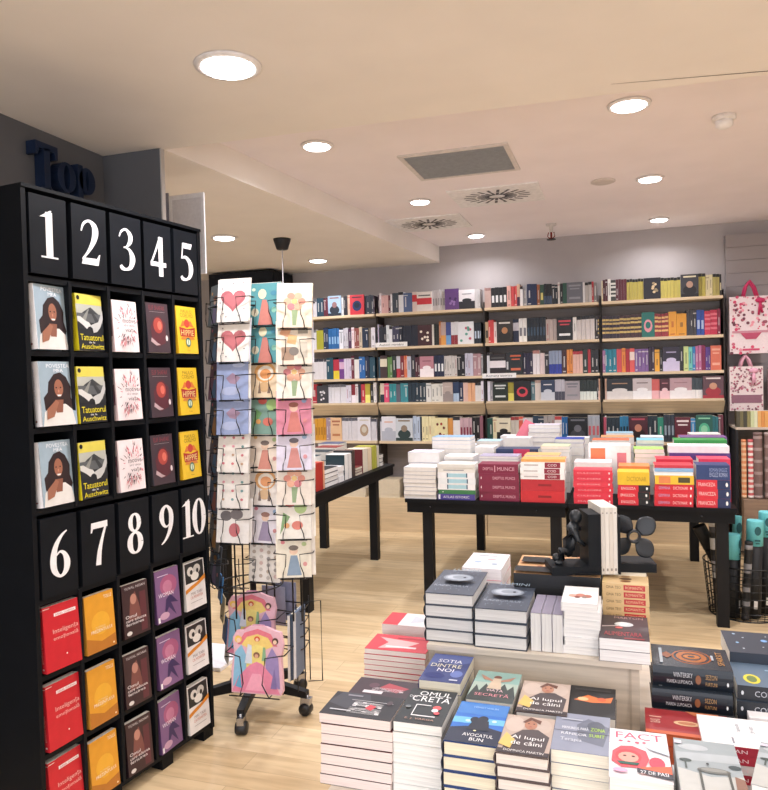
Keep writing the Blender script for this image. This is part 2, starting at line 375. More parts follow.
# entries: end pixel : how many spines : colour : option ; n = 0 is one book turned cover out
ROWS = [
 (309, 20, '316:2:d2d0d6:k6c6c74 323:2:264558 328:2:5e2434 341:0:9db8d2:P26303c8c6a6a 343:1:dddde0 347:2:2b2b33 350:1:d9b9a4 364:0:c63340:C1c2a580f1830 373:4:2c3342 379:2:3a2436 381:1:d9cdd0 388:2:c99f9c 390:1:5a2030 392:1:e2dfe2 398:2:38404a 403:1:d8d8dc:k20202a 412:2:4a5d86 417:1:d8c6c0:uc43038 432:0:dcd2cc:Bc4303a 445:5:bdb7b8:w8a8688 459:0:5b3a72:D8a6aa03a2250 475:0:ddd8da:L24242a8a8a90 482:2:b9b6b6 491:3:b59a92:k93706c 507:4:17181c:wd8d8d8 511:1:d9a79c 517:2:c8484a 520:1:c9a48a:l3a1c38 523:1:e3dfdf:k18181c 527:1:9a9aa0 537:2:1a2748 540:1:a8623c 544:1:2c4a3c:wd0c070 552:3:15181e:l3a4a60 558:2:1d262e 560:1:d6d2cc 563:1:22262c 567:2:2e5a4a 583:0:63646c:T8a8a90 585:1:dcdad8 592:2:b2aca8:k1c1c20 594:1:b03038 597:1:7a7674 599:1:2a2422 603:1:c9bfa0 608:2:4a1c26 611:1:e2e0da 616:1:3c3e3c:bd8d8d0 627:4:561f2c 644:6:ac9f4c:k20201c 661:0:121420:Dc8b08a8a7a5c 681:6:b2a552:k1c1c18 699:0:34343a:P15151aaa8672c8bc9c 706:2:ab9e4a:k1c1c18 713:2:cbbf98 720:2:a89c58:k1c1c18 724:2:1f1c1c:wc8bc98'),
 (309, 22, '316:2:dcdae0:k6c6c74 323:1:a8a534 328:2:1c3050 339:4:2463a0:w8ab4dc 343:1:dcdfe8 348:2:c2c0ca 351:1:46284a 354:1:e6d6dc 359:2:8c4a44 362:1:c8b9a2 368:2:1d2c44 371:1:6c645c 375:1:d8d4dc 378:1:a8a4b8 386:3:20242e 389:1:d6dadc 392:1:e2e2e6:k1a1a1e 399:2:3c3a54 418:6:141a2c 432:0:3c1a20:De8dccc 434:1:e2ddd4 439:2:1b201c 441:1:b8703c 446:1:b8a098:ld9994c 451:1:3c4a86:l6a9ac8 458:2:d9d9dc:l8c3038 474:0:dfdfe2:D5a9a8ac05a70 483:3:17202c:wb8c8d8 488:1:b8a080:w18181a 494:2:d04444 497:1:ecd8d4 513:0:2c2622:P14120fb07a50dcd6ce 519:2:17203c:uc8c4cc 527:2:e8e6e2:w707078 546:6:121c28:w32485c 557:3:b8a8a2 573:0:15161a:Tc4404ce8e8e8 577:1:e4e0dc 595:4:cdc5c2:k16161a 599:1:241c1c 620:6:2a2030:bc0a464 642:6:3c2428:bc8ac68 655:0:1a6a62:Cd8909a1a6a62 669:4:8c2c34:be0b070 677:1:dc9a34 687:1:d8962e 697:3:38363c 705:2:24489a:wa8b8d8 711:1:bc2a48:bd86a7a 718:1:b42444:bd86a7a 724:2:7c1c3a'),
 (311, 22, '326:6:dddade:k3a3a44 333:2:1e4a5c 339:1:b02a40:le0c832 344:1:6c3a86:ud0a8c8 351:3:d6cce0 354:1:6a2438 359:1:e2dfdc:k20202a 365:2:2464a8 369:2:16223e 380:3:22485a 387:1:3a2628:ud8cfb8 392:2:5c8446 396:1:1c2c26 400:1:c8c8d2:lb02c3c 404:1:7a1f28 407:2:d8744a 411:1:b8bac8 415:1:282630 420:2:4c1c2c 434:0:b8808c:Lf2e8ea8c5864 444:3:1b2440:we4e6e8 457:5:cdc8c4 465:2:15161c 473:3:c9c8d8 481:2:b08a90 485:1:8a8c8e 490:1:e0e0e4:k18181c 506:0:241d22:Be8e0e2 509:1:2a2a30:we2e2e2 523:0:1c2428:Tc86040d87050 533:3:241f3c 540:2:e2dde0:kb07a72 545:1:dcc9c8 549:1:26242a 562:4:8c98b0:l2a3a96 567:1:3c2024 573:2:dd8c44 583:3:dcb0a2:kb0303c 588:1:22322c 591:1:a82a34 599:2:17181e 604:1:9a6890 617:3:1a7a90 622:1:c84850 626:1:e0883c 630:1:a81e30 635:1:d85a58:uecd6cc 649:4:7a5a94 655:2:2c1b34 660:1:e8a838 663:1:1b1a1c 680:0:241f34:Lc8c0dca8a0c0 684:1:1c2422 689:1:c8d890 693:1:70c4bc 696:1:2c7cb8 702:2:b86a98 706:1:7c1a48 711:2:5a3a8c 724:0:d26c52:Te8a890'),
 (311, 19, '317:1:b02838 328:0:3a3a40:De8e4e6c0c0c4 346:6:dedde4:k6c6c74 351:2:dcd9e8 355:1:8c2434:leee8f0 358:1:e4e2e6 361:1:26283a 365:1:c03040 370:1:b8a636:lece47c 373:1:1e1e22 376:1:e8e4e2 380:1:5a5a2c 384:1:d6c6b4:l1c2c38 389:1:d84c72 396:2:2c8c94 400:1:5a5a68 408:2:3a8a94 426:5:1a2e3c 431:1:dcdad6 443:3:dedcd4 453:0:b8a8a0:L988c88c8bcb4 459:2:2a3c5c:lb0c4dc 463:1:1e2c4c 468:1:dcb8ac 475:2:e0ab84 481:2:ddd8d4:k2a2a30 490:2:dcd8e4 493:1:9c9aa0 508:0:1d2a22:Td8dcd8 514:1:a89a34:lece068 531:0:17141a:Cd0404c17141a 535:1:5a7a80 541:2:dccfc4:kb89a8c 555:0:2c3a54:Lc8ccd4 565:3:c0bcc4:l4a4a58 580:0:a0989c:T70707888888c 597:5:1b2826:ldde4dc 599:1:26282c 607:2:c89c80:ldcb8a8 633:0:181c24:Ldcd6d2b08868 652:0:c9bcbc:Lf0eeee7a6a6a 660:1:d0605c:lf0b8bc 670:0:4c1c28:Lf0c8ccb07078 692:0:b8969c:Lf0ecec9c7880 703:3:38444c:lf0eeec 724:0:5a3c46:Pa02434c89478e0d4d0'),  # lighter lower parts of several books: brighter light painted into their colour
 (309, 24, '315:1:cba070 326:4:cf952c:wa87420 331:2:a08c9c 342:0:dfb990:Ta8684cb87850 358:5:d4d1d6:k5c5c66 371:0:dcdae0:Ca89078c8c0b0 382:3:cccad0:k4c4c56 396:0:dcdbe2:Lb0b4c0d8a890 413:0:c8ced4:P2a3c3c8a7a6a 420:2:b8c6da 422:1:24303a 435:4:e6dcae 448:0:e6dba8:D6c2420a03028 453:1:d6954c 460:1:e6e4e4:k26262a 472:4:c8a8b0:w7c2c44 480:2:17171a 485:1:8c5c68 493:2:1c4840 497:1:e0d8b4 511:0:e2d9be:L1c1c1c6c6860 519:2:d0c8bc:k9a3c3c 523:1:d8604c 533:2:d4ccce 544:2:24384a 555:3:a8a09c 562:1:e6dedc:kc04848 568:2:1c64a0 588:0:14181e:P3a3c446c6c74 600:3:a8acb4:wc86068 605:1:b04a60 607:1:e6e4e6 620:3:1b2a34 629:3:2a7aa4:w18303c 648:0:4a1c28:P22100fc08068b04858 658:2:1c2c36 664:1:2c8870 675:3:2c3440:w8898a4 691:0:5c1a2c:Te8d8d8d86870 696:1:3c90c8 713:0:1c5c50:C4ab08a8ad0a8 719:2:1a6c74 724:2:6c2c3c'),
]
ROWN = ['top shelf', 'second shelf down', 'third shelf down', 'slanted-front shelf', 'lowest shelf']
for ri, (x, hpx, data) in enumerate(ROWS):
    z = ROWZ[ri]; cnt = {}; base = 60 if ri in (0, 1) else 0; prev = 'the shelf end'
    rs = random.Random(ri+3); py0 = {0: 308, 1: 347, 2: 378, 3: 402, 4: 442}[ri]
    for ent in data.split():
        q = ent.split(':'); xe, n, col = int(q[0]), int(q[1]), q[2]; opt = q[3] if len(q) > 3 else ''
        X0 = ony(x, py0, SY+.02).x; X1 = ony(xe, py0, SY+.02).x; m = max(n, 1); wd = (X1-X0)/m
        hh = hpx/99.*(.93+.12*rs.random()); 
        if m == 1 and n == 1: hh *= .96+.1*rs.random()
        for k in range(m):
            cx = X0+(k+.5)*wd; bay = 3 if cx > BX[3] else 2 if cx > BX[2] else 1 if cx > BX[1] else 0
            edge = [b for b in BX if abs(cx-b) < wd/2+.014]
            cnt[bay] = cnt.get(bay, 0)+1
            ww = wd-.0015
            if edge: cx += .01 if cx > edge[0] else -.01; ww -= .018
            if ww < .006: continue
            cx = max(BX[bay]+.0135+ww/2, min(BX[bay+1]-.0135-ww/2, cx))
            h2 = hh*(.985+.03*rs.random()) ; d = .13+.03*rs.random()
            if ri < 4: h2 = min(h2, .29)
            lab_n = ordn(cnt[bay]-1)
            if n == 0:
                a = upright(cx, ww, h2, .022, col, z, 0, face_art(opt, rs)); kind = 'cover-out'; y = SY+.02
            else:
                a = upright(cx, ww, h2, d, col, z, 0, spine_marks(col, rs, opt)); kind = 'slim' if ww < .03 else 'thick'; y = SY+.03+.012*rs.random()
            me = a.mesh('book', PRINT); b = link('book', me, None, Matrix.Translation((cx, y, z+.0005)))
            tag(b, '%s %s book, %s from left, %s, %s' % (kind, cname(col), lab_n, BAYN[bay], ROWN[ri]), 'book', 'upright books on the %s of the back wall' % ROWN[ri])
        x = xe
def strip(px0, px1, py0, text, lab):
    p = ony((px0+px1)/2, py0, SY-.012); wd = (ony(px1, py0, SY-.012)-ony(px0, py0, SY-.012)).x
    a = MB('eceae8'); a.box(-wd/2, wd/2, 0, .002, 0, .048)
    art(a, [('t', text, .12, .28, .88, .74, '3a3a44')], lambda u, v, l: ((u-.5)*wd, -.0005*l, v*.048))
    tag(a.build('shelf_label', CARD, None, Matrix.Translation((p.x, SY-.006, p.z-.04))), lab, 'sign')
strip(375, 407, 343, 'Autori români', 'white category strip with dark lettering under the second shelf from the top')
strip(482, 516, 374, 'Romane istorice', 'white category strip with dark lettering under the third shelf from the top')
# stacks and books on the base cabinets
def lying_stack(x, y, z, w, h, ts, cols, pages, label, group, spine=False, rnd=None, cat='book', marks=None, fronts=None, m=None, dx=.004, rz0=0.0):
    """books lying on each other; (x, y) = front-left corner; w = width seen from the front, h = depth"""
    rs = rnd or random.Random(int(x*1000)+int(y*333)); zz = z; n = len(ts); out = []
    for k, (t, c) in enumerate(zip(ts, cols)):
        jx = rs.uniform(-dx, dx); jy = rs.uniform(0, dx*1.5); rz = R(rs.uniform(-1.0, 1.0))+rz0
        c1, c2 = (c+'-').split('-')[:2] if isinstance(c, str) else c
        mk = (marks[k] if marks and k < len(marks) else ()) or (); fr = (fronts if k == n-1 else None) or ()
        if spine:   # spine faces the viewer: book height runs along x
            me = simple_book(h, w, t, c1, c2 or c1, pages, mk, fr, m); M = TR(x+w+jx, y+jy, zz, R(90)+rz)
        else:
            me = simple_book(w, h, t, c1, c2 or None, pages, mk, fr, m); M = TR(x+jx, y+jy, zz, rz)
        b = link('book', me); b.matrix_world = M
        pos = 'topmost' if k == n-1 else 'lowest' if k == 0 else ordn(k)+' up'
        if n == 1: tag(b, label, cat, group)
        else: tag(b, '%s book, %s in %s' % (cname(c1), pos, label), cat, group)
        out.append(b); zz += t+.0004
    return zz
BASEZ = .351
for px0, px1, n, c, lab in [(325, 340, 3, 'c9b89c', 'low beige stack seen under the left table, on the base cabinet'), (342, 366, 3, 'd3c6b2', 'beige stack beneath the left table right half, on the base cabinet'), (377, 400, 5, 'd9cbb0', 'cream stack between the left table leg and the white books')]:
    a, b = ony(px0, 500, SY+.03).x, ony(px1, 500, SY+.03).x
    lying_stack(a, SY+.02, BASEZ, b-a, .2, [.038]*n if n == 5 else [.03]*n, [c]*n, 'd8ccb4', lab, 'stacks on the base cabinets')
rs = random.Random(5); x = -2.12
for k, c in enumerate(['8c8484', 'c8bfb8', '4a4048', 'b8b0b8', '3c3438', 'c9bca8', '6c6460']):
    b = upright(0, .026, .23, .15, c, 0, 0, spine_marks(c, rs, '')).build('book', PRINT, None, Matrix.Translation((x, SY+.06, BASEZ+(.0 if k > 8 else 0))))
    tag(b, '%s upright book on the base cabinet, %s from left past the left table' % (cname(c), ordn(k)), 'book', 'upright books on the base cabinet'); x += .028
x = -1.9
while x < .8:
    c = rs.choice(['b8a890', '6c6058', '2c3440', 'c8c0b8', '8c3038', '385058', 'd0c090'])
    b = upright(0, .03, .21, .15, c, 0, 0, spine_marks(c, rs, '')).build('book', PRINT, None, Matrix.Translation((x, SY+.07, BASEZ)))
    tag(b, 'upright book on the base cabinet in the shadow behind the long tables', 'book', 'shaded books behind the long tables'); x += .0315+(.25 if rs.random() < .08 else 0)
# black cabinet high up at the left end of the back shelves
o = empty('wall_cabinet', (-4.27, 6.95, 2.28), 'black box cabinet high on the back wall above the card rack', 'cabinet')
MB('14171d').box(0, .79, 0, .47, 0, .50).build('body', LAMI, o)
MB('191c23').box(.01, .39, -.015, 0, .01, .49).build('door', LAMI, o)
MB('191c23').box(.40, .78, -.015, 0, .01, .49).build('door', LAMI, o)
# ================================================================== RIGHT-HAND DISPLAY
def gift_bag(px0, px1, pyt, pyb, Y, lab, seed, ribbon, ground, dots, hh):
    A = ony(px0, pyb, Y); B = ony(px1, pyt, Y); wd = B.x-A.x; h = B.z-A.z
    o = empty('gift_bag', (A.x, Y, A.z), lab, 'gift bag', 'gift bags hanging on the grey slatted panel'); rs = random.Random(seed)
    a = MB(ground); a.box(0, wd, 0, .12, 0, h)
    for k in range(150 if seed == 1 else 210):
        u, v = rs.random(), rs.random()
        if .03 < u < .97 and not (.12 < v < .42 and .1 < u < .9): 
            r = rs.uniform(.006, .016 if seed == 1 else .011)
            a.face([(u*wd+r*math.cos(t), -.0008-.00002*k, v*h+r*math.sin(t)) for t in [2*math.pi*j/6 for j in range(6)]], rs.choice(dots))
    if seed == 1:
        a.box(.02, wd, -.004, -.0035, .36*h, .40*h, 'c78a98'); a.prism([(.25*wd, .36*h), (.75*wd, .36*h), (.62*wd, .25*h), (.38*wd, .25*h)], .0040, .0045, 'b84a68', Matrix(((1,0,0,0),(0,0,-1,0),(0,1,0,0),(0,0,0,1))))
        a.box(.3*wd, .7*wd, -.004, -.0035, .05*h, .085*h, 'cf4a70')
    else: a.box(.05*wd, .95*wd, -.004, -.0035, .18*h, .36*h, '8c6070')
    a.build('bag_body', CARD, o)
    for yy in (.01, .10):
        MB(ribbon).tube([(.34*wd, yy, h-.01), (.4*wd, yy, h+hh*.6), (.5*wd, yy+.01, h+hh), (.6*wd, yy, h+hh*.6), (.68*wd, yy, h-.01)], .012, 6).build('handle', FABRIC, o)
    MB(ribbon).ball((.72*wd, -.01, h-.04), .03, 8, sc=(1.4, .5, .8)).tube([(.72*wd, -.01, h-.05), (.68*wd, -.012, h-.17)], .01).tube([(.72*wd, -.01, h-.05), (.76*wd, -.012, h-.15)], .01).build('bow', FABRIC, o)
    MB('8c8c90').tube([(.5*wd, .12, h+hh), (.5*wd, .2, h+hh), (.5*wd, .29, h+hh)], .005).build('hook', CHROME, o)
gift_bag(730, 772, 295, 354, 7.13, 'large white and pink flowered gift bag with a crimson ribbon handle', 1, 'c02a5c', 'ead8da', ['d04a6c', 'c86a80', '6c3a48', 'e89aa8', '9a5060'], .14)
gift_bag(730, 763, 366, 411, 7.13, 'smaller gift bag with tiny pink and brown flowers and pale pink handle', 2, 'e3a9bc', 'e6d6d4', ['7a4a56', '9a6a74', 'c890a0', 'b05a70'], .10)
gift_bag(770, 806, 368, 411, 7.13, 'gift bag cut by the right edge of the picture', 3, 'e3a9bc', 'c8b0b4', ['7a4a56', '9a6a74', 'c890a0', 'b05a70'], .13)
o = empty('display_rack', (.95, 6.85, 0), 'light wood display rack below the hanging gift bags', 'rack')
MB('cdbfae').box(0, 1.3, 0, .45, 1.08, 1.10).build('shelf', OAK, o)
MB('cdbfae').box(0, 1.3, 0, .45, .02, .06).build('shelf', OAK, o)
MB('2a2a2e').box(0, .02, .02, .45, 0, 1.08).build('side_panel', METAL, o)
MB('8f8478').box(.02, 1.3, .43, .45, .06, 1.08).build('back_panel', OAK, o)
x = .97; rs = random.Random(9)
for k, c in enumerate(['4a4430', '6c6440', '3c3828', '8c8450', 'c8d0a0', 'd9dcb8', 'e0a860', 'd89048', 'e0a458', 'e8c08c', 'd8843c', 'cf4a24', 'c84420', 'd85a30', 'b83c24']):
    b = upright(0, .026, .14, .1, c, 0, 0, [('r', .2, .3, .8, .6, 'e8e0c8')] if k > 10 else []).build('notebook', PRINT, None, Matrix.Translation((x, 6.87, 1.1005)))
    tag(b, '%s slim notebook, %s from left under the gift bags' % (cname(c), ordn(k)), 'notebook', 'slim notebooks below the gift bags'); x += .0275
x = 1.0
for k, (c, c2, r) in enumerate([('e6c09a', 'd98a5c', .02), ('efe6e0', 'd46a6c', .022), ('7c6460', 'a89490', .036), ('8a716c', 'b09c96', .036), ('7a6460', 'a89490', .04), ('8a746e', 'b8a49e', .04), ('b8c4b4', '4a9a5c', .045), ('c8c8c8', '7a7a7a', .04), ('5a4846', '8c7672', .04)]):
    a = MB(c); L = .50 if k < 2 else .56
    for j in range(22): a.lathe([(r, L*j/22), (r, L*(j+1)/22)], n=12, col=(c, c2)[j % 2] if k < 2 else (c, c, c2, c)[(j*7+k) % 4], cap=(j in (0, 21)))
    o = a.build('wrapping_roll', CARD, None, Matrix.Translation((x, 6.80-.0, .50+.0)))
    tag(o, '%s patterned wrapping roll, %s from left below the slim notebooks' % (cname(c), ordn(k)), 'gift wrap', 'gift wrap rolls standing in the display rack'); x += 2*r+.012
MB('8c7460').box(.985, 2.0, 6.72, 6.845, .0, .495).build('roll_crate', OAK)
tag(bpy.data.objects['roll_crate'], 'brown crate on the floor that carries the wrapping rolls', 'crate')
#PART3
# ================================================================== TOP TEN UNIT
P0 = Vector((-1.769, 2.818, 0)); AD = math.atan(347/720)-YAW; UL = .885
DU = Vector((math.sin(AD), math.cos(AD), 0)); PN = P0-DU*UL
MU = Matrix.Translation(PN) @ Matrix.Rotation(math.pi/2-AD, 4, 'Z')      # x along the front (away), y into the unit
unit = empty('book_display_unit', MU, 'tall black pigeonhole display with white numerals one to ten and five columns', 'display shelf')
BK = '0c0f14'; UD = .34; TOPZ = 2.27
ZR = [1.975, 1.722, 1.456, 1.178, .868, .608, .335, .068]
colx = [0, .17, .348, .526, .700, UL-.02]
MB(BK).box(-.018, 0, 0, UD, .04, TOPZ).build('side_panel', LAMI, unit)
MB(BK).box(UL-.02, UL-.002, 0, UD, .04, TOPZ).build('side_panel', LAMI, unit)
MB(BK).box(0, UL-.02, UD-.012, UD, .05, TOPZ-.02).build('back_panel', LAMI, unit)
MB(BK).box(-.018, UL, -.004, UD, TOPZ-.0, TOPZ+.012).build('top_panel', LAMI, unit)
for z in ZR: MB('0d1015').box(0, UL-.02, .004, UD-.012, z-.018, z).build('shelf', LAMI, unit)
for x in colx[1:-1]: 
    MB('0f1217').box(x-.007, x+.007, 0, UD-.012, .065, .865).build('divider', LAMI, unit)
    MB('0f1217').box(x-.007, x+.007, 0, UD-.012, 1.165, 1.972).build('divider', LAMI, unit)
for x in (.0, .28, .56, .82): MB(BK).box(x, x+.065, .01, .07, 0, .047).build('foot', LAMI, unit)
def cat_pts(pts, n=6):
    out = []
    P_ = [pts[0]]+list(pts)+[pts[-1]]
    for i in range(1, len(P_)-2):
        for k in range(n):
            t = k/n; out.append(tuple(.5*((2*P_[i][a])+(-P_[i-1][a]+P_[i+1][a])*t+(2*P_[i-1][a]-5*P_[i][a]+4*P_[i+1][a]-P_[i+2][a])*t*t+(-P_[i-1][a]+3*P_[i][a]-3*P_[i+1][a]+P_[i+2][a])*t**3) for a in range(3)))
    out.append(tuple(pts[-1])); return out
def stroke(pts, smooth=True):
    q = cat_pts(pts) if smooth else pts; Lf, Rt = [], []
    for i, (x, y, w_) in enumerate(q):
        a, b = q[max(0, i-1)], q[min(len(q)-1, i+1)]; dx, dy = b[0]-a[0], b[1]-a[1]; n = math.hypot(dx, dy) or 1
        Lf.append((x-dy/n*w_/2, y+dx/n*w_/2)); Rt.append((x+dy/n*w_/2, y-dx/n*w_/2))
    return [[Lf[i], Rt[i], Rt[i+1], Lf[i+1]] for i in range(len(q)-1)]
def oval(cx, cy, rx, ry, thin, thick, n=28):
    return stroke([(cx+rx*math.cos(t), cy+ry*math.sin(t), thin+thick*abs(math.cos(t))**1.5) for t in [2*math.pi*k/n for k in range(n+1)]], False)
six = [(.47,.97,.03),(.33,.88,.07),(.18,.68,.12),(.11,.42,.16),(.13,.18,.14),(.27,.03,.06),(.41,.12,.13),(.45,.30,.16),(.39,.48,.10),(.28,.55,.05),(.17,.48,.04)]
def box2(x0, y0, x1, y1): return [[(x0, y0), (x1, y0), (x1, y1), (x0, y1)]]
one = stroke([(.29,.01,.17),(.29,.5,.17),(.29,.96,.17)], False)+[[(.06,.84),(.3,.86),(.36,1.0),(.32,1.0)]]+box2(.08, 0, .5, .035)
GL = {'1': one,
 '2': stroke([(.05,.72,.03),(.12,.89,.06),(.27,.97,.06),(.41,.88,.14),(.44,.73,.17),(.38,.53,.13),(.23,.29,.07),(.06,.10,.04)])+[[(.04,0),(.50,0),(.56,.25),(.53,.25),(.46,.15),(.08,.14)]],
 '3': stroke([(.07,.78,.03),(.14,.91,.05),(.28,.97,.06),(.41,.85,.13),(.40,.70,.12),(.29,.57,.05),(.19,.54,.03)])+stroke([(.24,.55,.03),(.38,.49,.08),(.46,.31,.17),(.40,.11,.12),(.26,.03,.06),(.13,.05,.10),(.08,.11,.08)]),
 '4': box2(.30, 0, .45, .98)+box2(.02, .24, .56, .35)+stroke([(.37,.98,.07),(.2,.62,.055),(.05,.32,.05)], False),
 '5': [[(.15,.84),(.47,.84),(.52,.98),(.17,.98)]]+stroke([(.17,.97,.04),(.12,.57,.04)], False)+stroke([(.10,.57,.03),(.26,.61,.08),(.41,.50,.14),(.46,.32,.17),(.41,.13,.12),(.27,.03,.06),(.13,.04,.10),(.08,.10,.08)]),
 '6': stroke(six),
 '7': [[(.05,.76),(.085,.76),(.12,.84),(.53,.84),(.53,.98),(.07,.98)]]+stroke([(.49,.90,.06),(.37,.60,.08),(.28,.30,.12),(.24,.01,.15)]),
 '8': oval(.28, .76, .135, .20, .05, .09)+oval(.28, .28, .17, .24, .05, .12),
 '9': [[(.56-x, 1-y) for x, y in q] for q in stroke(six)],
 '0': oval(.28, .49, .18, .46, .05, .13)}
for i in range(10):
    row, cx = divmod(i, 5); x0, x1 = colx[cx]+.007, colx[cx+1]-.007
    z0, z1 = (1.985, 2.255) if row == 0 else (.87, 1.145)
    p = MB('10141a'); dy = -.006 if i in (1, 2) else -.003
    p.box(x0+.003, x1-.003, dy, .02, z0, z1); pl = p.build('number_panel', LAMI, unit)
    a = MB('f2f2f4'); s = str(i+1); H_ = .165; ww = H_*.56; tot = len(s)*ww*(.82 if len(s) == 2 else 1); xs = (x0+x1)/2-tot/2-(.01 if len(s) == 2 else 0); zc = (z0+z1)/2-H_/2+.005
    for j, ch in enumerate(s):
        for qi, q in enumerate(GL[ch]):
            pts = [(xs+j*ww*.8+x*H_, dy-.0012-.00003*qi, zc+y*H_) for x, y in q]
            a.face(pts)
    a.build('numeral', CARD, pl)
# ------------------------------------------------------------------ covers of the ten titles
def portrait(bg=None): return [('p', [(.2,.16),(.34,.08),(.8,.12),(.93,.3),(.86,.44),(.88,.6),(.76,.76),(.6,.83),(.42,.8),(.26,.68),(.22,.52),(.1,.44),(.12,.26)], '2c1f22'), ('p', [(.04,0),(.96,0),(.88,.24),(.7,.33),(.34,.33),(.1,.22)], 'e4e2de'),
    ('p', [(.42,.2),(.6,.2),(.64,.4),(.4,.4)], '8c5a48'), ('e', .53, .58, .125, .14, 'a06a54'), ('e', .46, .59, .022, .012, '1c1212'), ('e', .58, .59, .022, .012, '1c1212'), ('e', .52, .535, .02, .025, 'c88a70'),
    ('p', [(.46,.48),(.59,.48),(.57,.455),(.49,.455)], 'f2eeec'), ('p', [(.14,.1),(.34,.14),(.5,.36),(.42,.4),(.16,.26)], 'a06c56'), ('t', 'POVESTEA', .22, .9, .86, .96, 'f4f6f8'), ('t', 'MEA', .42, .83, .68, .885, 'f4f6f8')]
rs0 = random.Random(11)
petals = []
for k in range(110):
    an = rs0.uniform(0, 2*math.pi); rr = rs0.uniform(.3, .75); u, v = .5+.62*rr*math.cos(an), .5+.72*rr*math.sin(an)
    if .07 < u < .92 and .05 < v < .95 and not (.18 < u < .82 and .33 < v < .66):
        du, dv = .032*math.cos(an), .034*math.sin(an); petals.append(('p', [(u-du*1.4-dv*.5, v-dv*1.4+du*.3), (u-du*1.4+dv*.5, v-dv*1.4-du*.3), (u+du*1.6, v+dv*1.6)], rs0.choice(['d8707c', '3a2a34', 'e08c8c', '6a4048', 'c85868', '2a2228'])))
